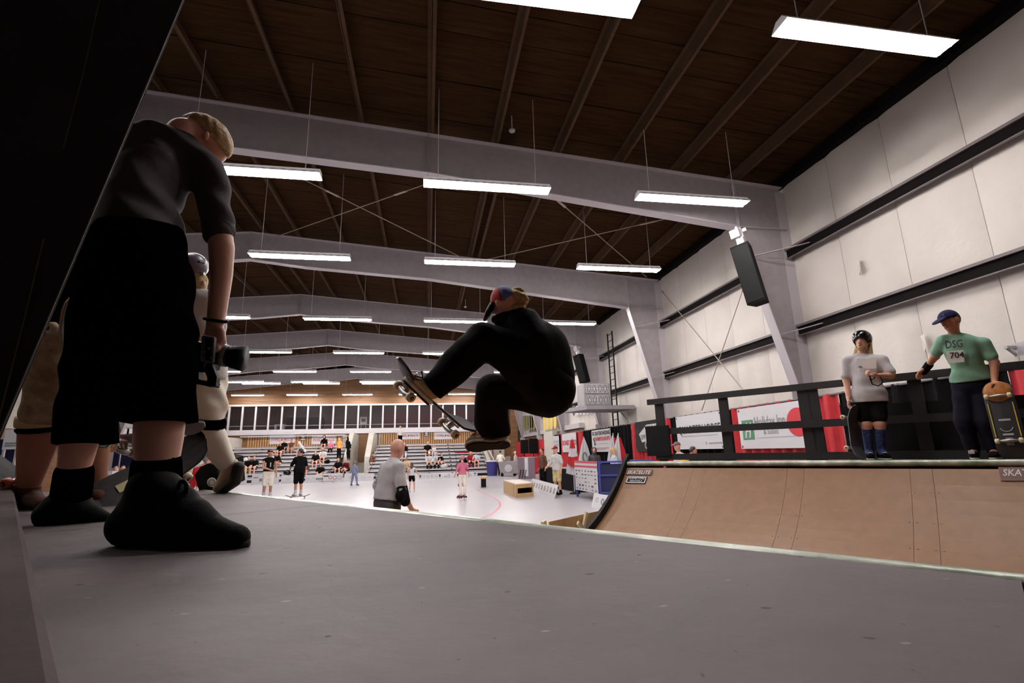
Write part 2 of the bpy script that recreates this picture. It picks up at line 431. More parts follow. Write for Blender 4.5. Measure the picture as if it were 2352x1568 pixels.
# gallery room behind the glass
back = part('wall_gallery', M_dark, None, lambda b: (b.box((XR, YE+4.5, 4.8), (XW-XL, .1, 3)), b.box((XR, YE+2.3, 6.2), (XW-XL, 4.5, .1)), b.box((XR, YE+2.3, 3.5), (XW-XL, 4.5, .1)))); tag(back, kind='structure')
part('maroon_panel', M_maroon, back, lambda b: b.box((0.5, YE+4.4, 4.8), (9, .06, 2.5)))
win = thing('window_1', None, None, (XR, YE, 3.6), kind='structure')
part('sill_beam', M_white, win, lambda b: b.box((XR, YE-.15, 3.56), (XW-XL-.1, .3, .42)))
part('head_beam', M_white, win, lambda b: b.box((XR, YE-.1, 5.8), (XW-XL-.1, .2, .14)))
part('hand_rail', M_white, win, lambda b: b.box((XR, YE+.25, 4.12), (XW-XL-.1, .05, .05)))
M_glass = mat('gallery glass', (60, 50, 52), rough=.3, alpha=.2, spec=.25)
nx = 28; dx = (XW-XL)/nx
mul = MB().box((0, 0, 0), (.13, .16, 2.06)); mume = raw_mesh('mullion', mul.V, mul.F); mume.materials.append(M_white)
pan = MB().box((0, 0, 0), (dx-.14, .015, 1.96)); pame = raw_mesh('pane', pan.V, pan.F); pame.materials.append(M_glass)
for k in range(nx+1):
    for me, nm, x, go in ((mume, 'mullion', XL+k*dx, True), (pame, 'pane', XL+(k+.5)*dx, k < nx)):
        if not go: continue
        o = bpy.data.objects.new(nm, me); COL.objects.link(o); o.parent = win; o.location = (x-XR, -.03, 4.75-3.6)
# furniture behind the glass
p0 = onY(645, 972, YE+2)
t = thing('table', 'white draped table behind the gallery glass above the left banner', 'table', (p0[0], YE+2, 3.55))
part('table_top', M_white, t, lambda b: b.box((p0[0], YE+2, 4.3), (.85, .7, .05)))
for s in (-.35, .3): part('leg', M_white, t, lambda b: b.box((p0[0]+s, YE+1.9, 3.92), (.12, .4, .72)))
p0 = onY(835, 965, YE+2)
t = thing('poster_frame', 'small white framed picture on a stand behind the gallery glass', 'picture', (p0[0], YE+2, 3.55))
part('frame', M_white, t, lambda b: b.box((p0[0], YE+2, 4.55), (.6, .05, .7))); part('picture', M_dark, t, lambda b: b.box((p0[0], YE+1.96, 4.6), (.36, .03, .3)))
part('leg', M_white, t, lambda b: (b.box((p0[0]-.2, YE+2.02, 3.85), (.05, .05, .8)), b.box((p0[0]+.2, YE+2.02, 3.85), (.05, .05, .8))))
p0 = onY(500, 958, YE+1.5)
t = thing('counter', 'white topped dark counter at the near end of the gallery', 'counter', (p0[0], YE+1.5, 3.55))
part('counter_top', M_white, t, lambda b: b.box((p0[0], YE+1.5, 4.85), (1.3, .6, .3))); part('counter_body', M_black, t, lambda b: b.box((p0[0], YE+1.5, 4.12), (1.2, .55, 1.1)))
p0 = onY(700, 965, YE+3)
t = thing('sofa', 'dark bulky sofa behind the middle of the gallery glass', 'sofa', (p0[0], YE+3, 3.55))
part('seat', M_black, t, lambda b: b.box((p0[0], YE+2.9, 3.85), (3.2, .9, .5))); part('backrest', M_black, t, lambda b: b.box((p0[0], YE+3.3, 4.5), (3.2, .3, 1.0)))

# battens behind the stands
for x0, x1 in ((-14.6, -7.1), (-3.9, 4.3)):
    bd = part('batten_board', M_slatgap, wall_far, lambda b: b.box(((x0+x1)/2, YE-.06, 2.7), (x1-x0, .06, 1.5)))
    n = int((x1-x0)/.19)
    sm = MB().box((0, 0, 0), (.12, .05, 1.48)); sme = raw_mesh('slat', sm.V, sm.F); sme.materials.append(M_slat)
    for k in range(n):
        o = bpy.data.objects.new('slat', sme); COL.objects.link(o); o.parent = bd; o.location = (x0+(k+.5)*(x1-x0)/n, YE-.11, 2.7)
def wing(name, x0, x1, ya, yb, z0, z1, ztop_front):
    def f(b):
        P = [(x0, ya, 0), (x0, ya, ztop_front), (x0, yb-3, z1), (x0, yb, z1), (x0, yb, 0)]
        b.prism(P, (x1-x0, 0, 0))
    return tag(part(name, M_cream, None, f), kind='structure')
wing('trim_1', -16.0, -15.0, 38, YE-.05, 0, 3.1, 1.2)
wing('trim_2', -6.1, -5.75, 39.6, YE-.05, 0, 3.25, 1.4)
wing('trim_3', -4.6, -4.2, 39.6, YE-.05, 0, 3.25, 1.4)
wing('trim_4', 4.4, 4.65, 36.5, YE-.05, 0, 2.2, .6)
tag(part('trim_5', M_white, None, lambda b: b.bar((-15, YE-.6, 3.22), (-6.8, YE-.6, 3.22), .08, .08)), kind='structure')

# left side wall, barely seen between legs
wl = part('wall_left', M_wood, None, lambda b: (b.box((XL-.1, YE/2-2, 1.6), (.2, YE+6, 3.2)), )); tag(wl, kind='structure')
part('upper_cladding', M_cream, wl, lambda b: b.box((XL-.1, YE/2-2, 5.6), (.18, YE+6, 4.9)))
for k in range(8): part('wall_board', M_wood, wl, lambda b: b.box((XL+.02, YE/2, .2+k*.38+.18), (.04, YE, .36)))
# back wall behind the camera
tag(part('wall_back', M_dark, None, lambda b: b.box((XR, -6.2, 4.4), (XW-XL+1, .2, 9.2))), kind='structure')

# right wall, far part: boards, ledge
for k in range(7): part('wall_board', M_wood, wr, lambda b: b.box((XW-.05, 36, .02+k*.38+.18), (.1, 17.8, .365)))
part('ledge', M_white, wr, lambda b: b.box((XW-.12, 36, 2.85), (.3, 17.8, .28)))
part('corner_post', M_wood, wr, lambda b: b.box((7.6, 44.4, 3.0), (.6, .8, 6.0)))

# ------------------------------------------------------------------ bleachers
ROWY = lambda j: 34.6 + .98*j
ROWZ = lambda j: .22 + .25*j
def bleacher(x0, x1, lab, steps):
    t = thing('bleacher', lab, 'bleacher', ((x0+x1)/2, 34, 0), 'bleachers below the gallery')
    for j in range(9):
        part('seat_plank', M_alu, t, lambda b: b.box(((x0+x1)/2, ROWY(j), ROWZ(j)), (x1-x0, .3, .05)))
        part('foot_plank', M_alu, t, lambda b: b.box(((x0+x1)/2, ROWY(j)+.45, ROWZ(j)-.06), (x1-x0, .5, .04)))
        part('riser', M_riser, t, lambda b: b.box(((x0+x1)/2, ROWY(j)+.72, ROWZ(j)+.04), (x1-x0, .02, .15)))
    n = int((x1-x0)/2)
    for k in range(n+1):
        xs = x0+.15+k*(x1-x0-.3)/n
        part('leg_frame', M_underframe, t, lambda b: (b.bar((xs, 34.5, .1), (xs, 42.6, 2.1), .06, .06), b.bar((xs, 34.5, .03), (xs, 42.8, .03), .05, .05), [b.bar((xs, ROWY(j), .03), (xs, ROWY(j), ROWZ(j)-.03), .05, .05) for j in (0, 2, 4, 6, 8)]))
    part('under_panel', M_underframe, t, lambda b: b.quad((x0, 35.2, .02), (x1, 35.2, .02), (x1, 43, 1.95), (x0, 43, 1.95), .03))
    if steps:
        for k, xs in enumerate((x1-2.6,)):
            part('aisle_number', M_black, t, lambda b: [b.box((xs, ROWY(j)-.16, ROWZ(j)+.005), (.09, .02, .06)) for j in range(9)])
    return t
bleacher(-14.9, -6.25, 'long silver aluminium bleacher below the gallery on the aisle side with crowded rows', False)
bleacher(-3.95, 4.3, 'long silver aluminium bleacher below the gallery beside the blue bin', True)
def endrail(b):
    b.tube([(4.45, 34.5, .2), (4.45, 34.5, 1.1), (4.45, 42.5, 3.0), (4.45, 42.5, 2.2)], .03, 6)
tag(part('hand_rail', M_alu, None, endrail), 'sloping silver handrail at the end of the bleacher by the blue bin', 'handrail')

# ------------------------------------------------------------------ strip lights
HL = 2.44
def fx_mesh():
    h = MB(); h.box((0, 0, .09), (HL, .12, .05))
    for s in (-1, 1):
        P = [(-HL/2, s*.06, .085), (HL/2, s*.06, .085), (HL/2, s*.15, .0), (-HL/2, s*.15, .0)]
        h.quad(*(P if s > 0 else P[::-1]), .008)
    return h
hm = fx_mesh(); me_h = raw_mesh('housing', hm.V, hm.F); me_h.materials.append(M_housing)
ep = MB()
ep.prism([(0, -.15, 0), (0, .15, 0), (0, .06, .1), (0, -.06, .1)], (.012, 0, 0)); me_e = raw_mesh('end_plate', ep.V, ep.F); me_e.materials.append(M_housing)
sl_ = MB(); [sl_.box((-HL/2+.12+k*.17, s*.11, .041), (.08, .012, .01), ((1, 0, 0), (0, 1, -s*.9), (0, s*.9, 1))) for k in range(14) for s in (-1, 1)]; me_s = raw_mesh('slot_row', sl_.V, sl_.F); me_s.materials.append(mat('reflector slot', (70, 50, 44)))
tb = MB(); tb.tube([(-.58, 0, 0), (.58, 0, 0)], .019, 8); me_t = raw_mesh('tube', tb.V, tb.F); me_t.materials.append(M_tube)
wi = MB(); wi.tube([(0, 0, 0), (0, 0, 1)], .007, 5); me_w = raw_mesh('hanger', wi.V, wi.F); me_w.materials.append(M_steel2)
ROWS = [(4.5, (5.42, 1.12, -3.2, -7.6)), (8.7, (5.38, 1.1, -3.2)), (12.7, (5.33, 1.1, -3.25)), (18.85, (5.5, 1.05, -3.35, -7.65)), (25.3, (5.4, .95, -3.4, -7.8)),
        (31.25, (5.4, .95, -3.45, -7.85, -12.1)), (35.7, (5.4, .95, -3.45, -7.95, -12.15)), (36.5, (-3.4, -7.35, -11.3)), (43.4, (3.0, -1.2, -5.8, -10.2, -14.4))]
RN = ['first row over the ramp', 'second row at the first frame', 'third row before the second frame', 'fourth row before the third frame', 'fifth row', 'sixth row', 'seventh row', 'offset eighth row', 'last row before the gallery']
CN = ['closest to the insulated wall', 'second from the insulated wall', 'third from the insulated wall', 'fourth from the insulated wall', 'fifth from the insulated wall']
for r, (y, xs) in enumerate(ROWS):
    for c, x in enumerate(xs):
        t = thing('strip_light', 'hanging white fluorescent strip light, %s, %s' % (RN[r], CN[c]), 'light', (x, y, 6.5), 'hanging strip lights')
        def sub(nm, me, loc, par, sc=None):
            o = bpy.data.objects.new(nm, me); COL.objects.link(o); o.parent = par; o.location = loc
            if sc: o.scale = sc
            return o
        h = sub('housing', me_h, (0, 0, 0), t)
        sub('slot_row', me_s, (0, 0, -.004), h)['kind'] = 'stuff'
        for sx in (-1, 1):
            sub('end_plate', me_e, (sx*HL/2 - .006, 0, 0), t)
            for sy in (-1, 1): sub('tube', me_t, (sx*.6, sy*.07, -.018), t)
            sub('hanger', me_w, (sx*.95, 0, .11), t, (1, 1, zroof(x)+.25-6.59))
# ------------------------------------------------------------------ mini ramp
ZD = 1.285; N1, N2 = 1.178, 7.10; CE = 4.2; CB = -3.2
M_skate = mat('brown ramp surface', (126, 88, 54), rough=.5, var=.07, vscale=9, bump=.04, bscale=120)
M_deck = mat('grey deck surface', (91, 79, 80), rough=.65, var=.16, vscale=2.6, bump=.12, bscale=14, spec=.3)
def speckle(m):
    # worn spots, dark chips and pale scuffs that belong to the surface
    nt = m.node_tree; b = nt.nodes['Principled BSDF']; src = b.inputs['Base Color'].links[0].from_socket
    g = nt.nodes.new('ShaderNodeNewGeometry')
    for sc, thr, col, st, wgt in ((3.1, .024, (18, 13, 13), (1, 1.5, 1), 1.0), (6.5, .022, (52, 44, 44), (1.6, 1, 1), .8), (2.3, .02, (150, 138, 138), (1.2, 2.6, 1), .5)):
        mp = nt.nodes.new('ShaderNodeMapping'); mp.inputs['Scale'].default_value = st; nt.links.new(g.outputs['Position'], mp.inputs['Vector'])
        ns = nt.nodes.new('ShaderNodeTexNoise'); ns.inputs['Scale'].default_value = 30; nt.links.new(g.outputs['Position'], ns.inputs['Vector'])
        ad = nt.nodes.new('ShaderNodeMixRGB'); ad.inputs['Fac'].default_value = .025; nt.links.new(mp.outputs['Vector'], ad.inputs['Color1']); nt.links.new(ns.outputs['Color'], ad.inputs['Color2'])
        v = nt.nodes.new('ShaderNodeTexVoronoi'); v.voronoi_dimensions = '2D'; v.inputs['Scale'].default_value = sc; nt.links.new(ad.outputs['Color'], v.inputs['Vector'])
        r = nt.nodes.new('ShaderNodeMapRange'); r.inputs['From Min'].default_value = thr*.55; r.inputs['From Max'].default_value = thr; r.inputs['To Min'].default_value = wgt; r.inputs['To Max'].default_value = 0
        nt.links.new(v.outputs['Distance'], r.inputs['Value'])
        mx = nt.nodes.new('ShaderNodeMixRGB'); mx.inputs['Color2'].default_value = (*lin(col), 1)
        nt.links.new(r.outputs['Result'], mx.inputs['Fac']); nt.links.new(src, mx.inputs['Color1']); src = mx.outputs['Color']
    nt.links.new(src, b.inputs['Base Color'])
speckle(M_deck)
M_ply = mat('raw plywood', (186, 150, 104), rough=.6, var=.1, vscale=4, stretch=(1, 5, 1))
M_pine = mat('pale pine stud', (226, 206, 170), rough=.6, var=.06)
M_cop = mat('worn green coping', (122, 134, 110), rough=.35, metal=.25, col2=(206, 208, 196), vscale=7, bump=.1)
M_rail = mat('black stained lumber', (17, 10, 11), rough=.6, var=.2, vscale=8, bump=.1)
M_screw = mat('screw heads', (96, 64, 40), rough=.5)
M_ledge = mat('dusty grey ledge', (74, 64, 63), rough=.9, spec=.08, var=.16, vscale=5, bump=.15, bscale=20)
RR = 2.87; NB = N2-2.3; ZB = .12
def surf(n):                       # far transition height and tangent
    u = min(max(n-NB, 0), 2.3); z = ZB + RR - math.sqrt(RR*RR-u*u); return z
def arcpts(na, nb, k=14): return [(n, surf(n)) for n in np.linspace(na, nb, k)]

ramp = thing('mini_ramp', 'brown skate mini ramp with green coping, seen across from the grey deck', 'ramp', rw(4, 0, 0))
NTOP = N2-.045
tops = [CE] + [float((onN(x, 1078, NTOP)-CAM) @ CV) for x in (1592, 1621, 1809, 1848, 2089, 2141)] + [-1.3, CB]
pf = arcpts(NB, NTOP, 18)
for i in range(len(tops)-1):
    def f(b, a=tops[i]-.0015, c=tops[i+1]+.0015):
        V = [rw(n, cc, z-dz) for n, z in pf for cc in (a, c) for dz in (0, .02)]
        F = []
        for k in range(len(pf)-1):
            o = k*4; F += [(o, o+4, o+6, o+2), (o+1, o+3, o+7, o+5), (o, o+1, o+5, o+4), (o+2, o+6, o+7, o+3)]
        b.add(V, F, False)
    part('skatelite_sheet', M_skate, ramp, f)
part('ramp_back', M_black, ramp, lambda b: b.prism([rw(NB, CB, .0)] + [rw(n, CB, z-.035) for n, z in pf] + [rw(N2-.03, CB, 0)], CV*(CE-CB-.01)))
def screws(b):
    for cc in tops[1:-1]:
        for n in np.arange(NB+.25, NTOP, .3):
            for s in (-.03, .03): b.box(rw(n, cc+s, surf(n)+.001), (.01, .01, .004))
s = part('screw', M_screw, ramp, screws); s['kind'] = 'stuff'
# flat and near transition (below the sight line)
part('flat_bottom', M_skate, ramp, lambda b: b.box(rw((N1+2.3+NB)/2, (CE+CB)/2, ZB-.02), (NB-N1-2.3, CE-CB, .04), (NV, CV, ZV)))
nf = [(N1+N2-n, z) for n, z in pf][::-1]
def f(b):
    V = [rw(n, cc, z-dz) for n, z in nf for cc in (CE, CB) for dz in (0, .03)]; F = []
    for k in range(len(nf)-1):
        o = k*4; F += [(o, o+4, o+6, o+2), (o+1, o+3, o+7, o+5), (o, o+1, o+5, o+4), (o+2, o+6, o+7, o+3)]
    b.add(V, F)
part('skatelite_sheet', M_skate, ramp, f)
# black side fin of the far quarter
fin = arcpts(NB+.3, N2-.02, 16)
def f(b):
    up = [rw(n-.045, CE+.0, z+.085) for n, z in fin] + [rw(N2+.05, CE, ZD+.14)]
    lo = [rw(N2+.05, CE, 0), rw(NB+.3, CE, 0)]
    b.prism(up + lo, CV*.05)
part('side_fin', M_black, ramp, f)
for n, nm, dz in ((N1, 'coping', -.03), (N2, 'coping', -.012)):
    part(nm, M_cop, ramp, lambda b: b.tube([rw(n, c, ZD+dz) for c in np.linspace(CB, CE, 12)], .036, 12))
# decks
def sheets(na, nb, cs, m, z, par, nm='deck_sheet'):
    for i in range(len(cs)-1):
        part(nm, m, par, lambda b: b.box(rw((na+nb)/2, (cs[i]+cs[i+1])/2, z-.012), (nb-na-.004, abs(cs[i+1]-cs[i])-.004, .024), (NV, CV, ZV)))
sheets(-.05, N1-.02, [CE, 2.25, .0, -2.2, CB], M_deck, ZD, ramp)
sheets(-1.9, -.055, [CE, 3.0, .75, -1.6, CB], M_deck, ZD, ramp)
sheets(N2+.03, 8.2, [CE, 1.8, -.6, CB], M_deck, ZD, ramp)
part('deck_side', M_black, ramp, lambda b: (b.box(rw((N1-1.9)/2-.03, CE-.03, ZD/2-.02), (N1+1.8, .03, ZD-.03), (NV, CV, ZV)), b.box(rw((N2+8.2)/2, CE-.03, ZD/2-.02), (1.05, .03, ZD-.03), (NV, CV, ZV)), b.box(rw(-1.85, .5, ZD/2-.02), (.03, 7.2, ZD-.03), (NV, CV, ZV)), b.box(rw(8.18, .5, ZD/2-.02), (.03, 7.2, ZD-.03), (NV, CV, ZV))))
# stickers on the far quarter
def sticker(px, py, wd, ht, rows, label, border):
    p = None
    for n in np.linspace(NTOP, NB, 400):               # where the sight line meets the curved surface
        q = onN(px, py, n)
        if q[2] >= surf(n) - .002: p = (n, q); break
    # march from the near side instead
    best = min(((abs(onN(px, py, n)[2]-surf(n)), n) for n in np.linspace(NB+.4, NTOP, 600)))[1]
    q = onN(px, py, best); u = best-NB; th = math.asin(u/RR); up = NV*math.cos(th) + ZV*math.sin(th); rt = -CV
    nn = np.cross(rt, up); q = q + nn*.012
    t = thing('sticker', label, 'sticker', q)
    part('backing', M_black if border else mat('dark brown print', (92, 58, 42)), t, lambda b: b.box(q, (wd, ht, .003), (rt, up, nn)))
    if border:
        bw = .014
        part('border', M_white, t, lambda b: [b.box(q+nn*.003+up*s*(ht/2-bw), (wd-.03, bw, .003), (rt, up, nn)) for s in (-1, 1)] + [b.box(q+nn*.003+rt*s*(wd/2-bw), (bw, ht-.03, .003), (rt, up, nn)) for s in (-1, 1)])
    y = ht/2
    for s, h, w_, sh in rows:
        y -= h*(1.3 if len(rows) == 1 else 1.48)
        text('lettering', s, M_white, q - rt*w_/2 + up*y + nn*.003, rt, up, h, t, width=w_, bold=.012 if border is False else 0, shear=sh)
    return t
sticker(1468, 1085, .44, .1, [('SKATELITE', .066, .40, .25)], 'brown sticker reading SKATELITE, high on the quarter beside the black fin', False)
sticker(1462, 1103, .33, .13, [('RAMPTIME', .036, .25, 0), ('RENTALS', .03, .2, 0)], 'black white-bordered rental sticker, below the SKATELITE sticker', True)
sticker(2362, 1090, .40, .16, [('SKATELITE', .08, .36, .25)], 'dark sticker cut by the picture edge, high on the quarter', False)

# plywood bracing beside the flat
def leanply(name, lab, pts, c0):
    t = thing(name, lab, 'plywood', onC(*pts[0], c0))
    P = [onC(x, y, c0) for x, y in pts]
    part('board', M_ply, t, lambda b: b.prism(P, CV*.02)); return t
t = thing('ramp_brace', 'low plywood ramp end panels with pale stud braces between the two quarters', 'brace', onC(1330, 1195, 4.55))
P = [onC(x, y, 4.5) for x, y in ((1262, 1198), (1343, 1180), (1336, 1216), (1262, 1214))]
part('panel', M_ply, t, lambda b: b.prism(P, CV*.02))
P2 = [onC(x, y, 4.48) for x, y in ((1352, 1178), (1404, 1167), (1376, 1216), (1342, 1216))]
part('panel', M_ply, t, lambda b: b.prism(P2, CV*.02))
part('stud', M_pine, t, lambda b: b.bar(onC(1347, 1176, 4.44), onC(1338, 1222, 4.44), .035, .05, NV))
part('stud', M_pine, t, lambda b: b.bar(onC(1327, 1200, 4.40), onC(1343, 1216, 4.40), .03, .05, NV))
part('stud', M_pine, t, lambda b: b.bar(onC(1368, 1192, 4.40), onC(1376, 1204, 4.40), .03, .05, NV))
part('stud', M_pine, t, lambda b: b.bar(onC(1248, 1196, 4.46), onC(1252, 1214, 4.46), .05, .06, NV))
part('foot_plate', M_pine, t, lambda b: b.box(rw(4.2, 4.55, .03), (2.4, .3, .05), (NV, CV, ZV)))

# back rail of the far deck
NR = 8.05
rail = thing('guard_rail', 'black stained timber guard rail along the back of the far deck', 'railing', rw(NR, 2, ZD))
def hb(y1x, y1y, y2x, y2y, wd, nm='rail_board', off=0):
    a, c = onN(y1x, y1y, NR+off), onN(y2x, y2y, NR+off); d = c-a; c = a + d*(1.6 if y2x > 2200 else 1.0)
    part(nm, M_rail, rail, lambda b: b.bar(a, c, .04, wd))
hb(1487, 924, 2352, 838, .095); hb(1497, 992, 2352, 948, .1, off=-.03); hb(1508, 1049, 2352, 1043, .1, off=-.03)
for px, py, wd in ((1520, 1000, .15), (1670, 1000, .14), (1858, 990, .15), (1880, 990, .13), (2120, 980, .14), (2300, 980, .14)):
    p = onN(px, py, NR+.05)
    part('post', M_rail, rail, lambda b: b.box((p[0], p[1], (ZD+2.34)/2-.03), (wd, .04, 2.30-ZD), (-CV, NV, ZV)))
part('kick_panel', M_black, rail, lambda b: b.bar(onN(1940, 985, NR+.09), onN(1940, 985, NR+.09) - CV*3.2, .02, .6))
part('post_block', M_black, rail, lambda b: b.box(onN(1512, 1012, NR-.06), (.42, .05, .5), (-CV, NV, ZV)))

# ledge beside the camera and the leaning black panel
e0, e1 = onZ(150, 1568, ZD+.09), onZ(28, 1110, ZD+.09); ed = unit(e1-e0); en = unit(np.cross(ZV, ed))
def f(b):
    a = e0-ed*1.2; c = e1+ed*.25
    b.prism([a+ZV*-.088, a+ZV*-.008, a+en*.008, a+en*1.4, a+en*1.4-ZV*.088], (c-a))
tag(part('timber_ledge', M_ledge, None, f), 'low grey timber ledge running along the deck beside the lens', 'ledge')
M_tarp = mat('black panel cloth', (7, 6, 6), rough=.85)
M_strip = mat('dull metal edge', (84, 72, 66), rough=.6, metal=.2)
pt_, pb_ = dep(468, -110, .98), dep(-34, 1080, .70); lv = A(-1.1, .12, .05)
pn = thing('leaning_panel', 'tall black panel with a thin metal edge leaning beside the cameraman', 'panel', pb_)
part('sheet', M_tarp, pn, lambda b: b.quad(pb_, pt_, pt_+lv, pb_+lv, .003))
nrm = unit(np.cross(lv, pt_-pb_)); nrm = nrm if nrm @ (CAM-pb_) > 0 else -nrm
def onP(x, y): d = ray(x, y); return CAM + d*((pb_-CAM) @ nrm)/(d @ nrm) + nrm*.004
part('edge_strip', M_strip, pn, lambda b: b.tube([pb_+nrm*.002, pt_+nrm*.002], .0012, 6))
part('seam', M_strip, pn, lambda b: b.tube([onP(240, -30), onP(196, 170), onP(150, 345)], .001, 5))
part('seam', M_strip, pn, lambda b: b.tube([onP(106, 550), onP(60, 740), onP(4, 960)], .0012, 5))

# ------------------------------------------------------------------ pipe and drape along the insulated wall
M_red = mat('red drape', (176, 26, 36), rough=.75, var=.12, vscale=5)
M_bdrape = mat('black drape', (7, 5, 6), rough=.9, spec=.1)
M_pole = mat('drape pole', (110, 104, 106), rough=.6, metal=.3)
XD = 7.75
def drape(y0, y1, m, lab, z1=2.46, x=XD):
    n = max(12, int((y0-y1 if y0 > y1 else y1-y0)/.05)); V = []; F = []
    for i in range(n+1):
        y = y0+(y1-y0)*i/n; ph = i*.9
        for z, s in ((.02, 1.25), (1.2, 1.0), (z1-.06, .8), (z1, .5)):
            V.append((x + .045*s*math.sin(ph) + .015*math.sin(ph*2.3+z), y, z))
    for i in range(n):
        for k in range(3): o = i*4+k; F.append((o, o+1, o+5, o+4))
    t = thing('drape', lab, 'drape', (x, (y0+y1)/2, 0), 'drapes along the insulated wall')
    me = raw_mesh('cloth', V, F, True); obj('cloth', me, m, t)
    part('top_pole', M_pole, t, lambda b: b.tube([(x, y0, z1-.02), (x, y1, z1-.02)], .022, 6))
    part('upright', M_pole, t, lambda b: (b.tube([(x+.06, y1, 0), (x+.06, y1, z1)], .022, 6), b.box((x+.06, y1, .01), (.4, .4, .02))))
    return t
drape(3.6, 5.5, M_red, 'narrow strip of red drape behind the man holding the orange board')
drape(5.5, 8.4, M_bdrape, 'wide black drape behind the two riders on the far deck')
drape(8.4, 11.8, M_red, 'bright red drape carrying the green-logo hotel banner')
drape(11.8, 15.2, M_bdrape, 'black drape carrying the white quarter banner')
drape(15.2, 18.5, M_red, 'dark red drape carrying the black round-logo banner')
drape(18.5, 24.6, M_bdrape, 'black drape carrying the white championships banner')
drape(24.6, 28.9, M_red, 'red drape carrying the bones banner behind the flag')
drape(28.9, 30.6, M_bdrape, 'short black drape behind the narrow white poster')
drape(33.5, 45.0, M_red, 'far red drape beside the corner post', 2.3)

XBN = XD-.11
M_print = mat('banner white', (204, 201, 205), rough=.5, bump=.12, bscale=2.5)
M_grey = mat('grey print', (120, 124, 124)); M_green = mat('green print', (70, 128, 92)); M_ink = mat('black print', (28, 24, 26)); M_rprint = mat('red print', (190, 30, 44)); M_lgrey = mat('pale grey print', (176, 176, 180)); M_navy = mat('navy print', (40, 48, 92))
LY = A(0, -1, 0)
def banner(tl, br, lab, m=None, x=XBN, group='banners on the drapes', name='banner'):
    a, c = onX(*tl, x), onX(*br, x)
    t = thing(name, lab, 'banner', (x, (a[1]+c[1])/2, c[2]), group)
    zt = a[2]; zb = c[2]
    def f(b):
        n = 10; V = []; F = []
        for i in range(n+1):
            y = a[1]+(c[1]-a[1])*i/n
            for k in range(5):
                V.append((x+.004+.002*math.sin(i*1.7+k), y, zb+(zt-zb)*k/4))
        for i in range(n):
            for k in range(4): o = i*5+k; F.append((o, o+1, o+6, o+5))
        b.add(V, F, True)
    part('sheet', m or M_print, t, f)
    part('grommet', M_pole, t, lambda b: [b.box((x-.002, yy, zz), (.008, .05, .05)) for yy in (a[1]-.06, c[1]+.06) for zz in (zt-.05, zb+.05)])
    W_, H_ = a[1]-c[1], zt-zb
    def at(u, v, o=.002): return A(x-o, a[1]-u*W_, zt-v*H_)
    return t, at, W_, H_
def rect(name, m, t, at, u0, v0, u1, v1, o=.002):
    return part(name, m, t, lambda b: b.quad(at(u0, v1, o), at(u1, v1, o), at(u1, v0, o), at(u0, v0, o), .0015))
def disc(name, m, t, at, u, v, r, o=.003, n=20, ry=None):
    c = at(u, v, o); ry = ry or r
    return part(name, m, t, lambda b: b.add([c + LY*r*math.cos(2*math.pi*i/n) + ZV*ry*math.sin(2*math.pi*i/n) for i in range(n)], [tuple(range(n))]))
def words(s, m, t, at, u, v, h, w_, bold=0.0, o=.0035, shear=0): return text('lettering', s, m, at(u, v, o), LY, ZV, h, t, width=w_, bold=bold, shear=shear)

t, at, W_, H_ = banner((1692, 940), (1860, 1028), 'white hotel banner with a green square logo on red drape')
rect('logo_square', M_green, t, at, .06, .3, .25, .78)
words('H', M_white, t, at, .095, .72, H_*.36, W_*.125, .03, .005, .35)
words('Holiday Inn', M_grey, t, at, .27, .48, H_*.25, W_*.46, .0); words('& Suites', M_grey, t, at, .40, .67, H_*.13, W_*.22)
rect('small_print', M_lgrey, t, at, .28, .735, .85, .75)
disc('red_disc', M_rprint, t, at, .9, .45, .33, n=24, ry=.3)
t, at, W_, H_ = banner((1551, 958), (1664, 1030), 'white banner of black quarter lettering on black drape')
words('QUARTERHORSE', M_ink, t, at, .05, .54, H_*.24, W_*.92, .01)
rect('small_print', M_lgrey, t, at, .1, .6, .9, .63); disc('round_icon', M_ink, t, at, .66, .84, .035); disc('icon_centre', M_print, t, at, .66, .84, .022, .005)
words('quarterhorse', M_ink, t, at, .72, .865, H_*.06, W_*.25)
t, at, W_, H_ = banner((1457, 970), (1524, 1036), 'black banner with a white skate shoe slogan on dark red drape', M_black)
def f(b):
    P = [at(.16, .42, .006), at(.48, .13, .006), at(1.0, .13, .006), at(1.0, .62, .006), at(.52, .66, .006), at(.26, .7, .006)]
    b.add(P, [(5, 4, 3, 2, 1, 0)])
part('board_shape', M_white, t, f)
words('VANS', M_ink, t, at, .4, .36, H_*.2, W_*.5, .02, .008); words('OFF THE WALL', M_ink, t, at, .22, .6, H_*.15, W_*.74, .02, .008)
disc('ring', M_white, t, at, .42, .8, .12, .007); disc('ring_hole', M_ink, t, at, .42, .8, .08, .009)
t, at, W_, H_ = banner((1358, 989), (1405, 1037), 'white championships banner with black and red lettering on black drape')
words('BC SKATEBOARDING', M_ink, t, at, .05, .24, H_*.17, W_*.92, .03); words('CHAMPIONSHIPS', M_rprint, t, at, .12, .5, H_*.18, W_*.84, .03)
rect('rule', M_grey, t, at, .35, .63, .85, .645); rect('rule', M_rprint, t, at, .1, .82, .92, .84); words('AUGUST SUNDAY', M_ink, t, at, .16, .92, H_*.06, W_*.6)
part('rider_silhouette', M_ink, t, lambda b: b.add([at(.08, .38, .014), at(.13, .36, .014), at(.2, .62, .014), at(.26, .62, .014), at(.15, .72, .014), at(.14, .56, .014)], [(5, 4, 3, 2, 1, 0)]))
t, at, W_, H_ = banner((1290, 997), (1325, 1038), 'white banner of dark red bones lettering behind the maple flag')
words('BONES SWISS', M_rprint, t, at, .04, .62, H_*.26, W_*.94, .03); rect('small_print', M_lgrey, t, at, .25, .8, .8, .82)
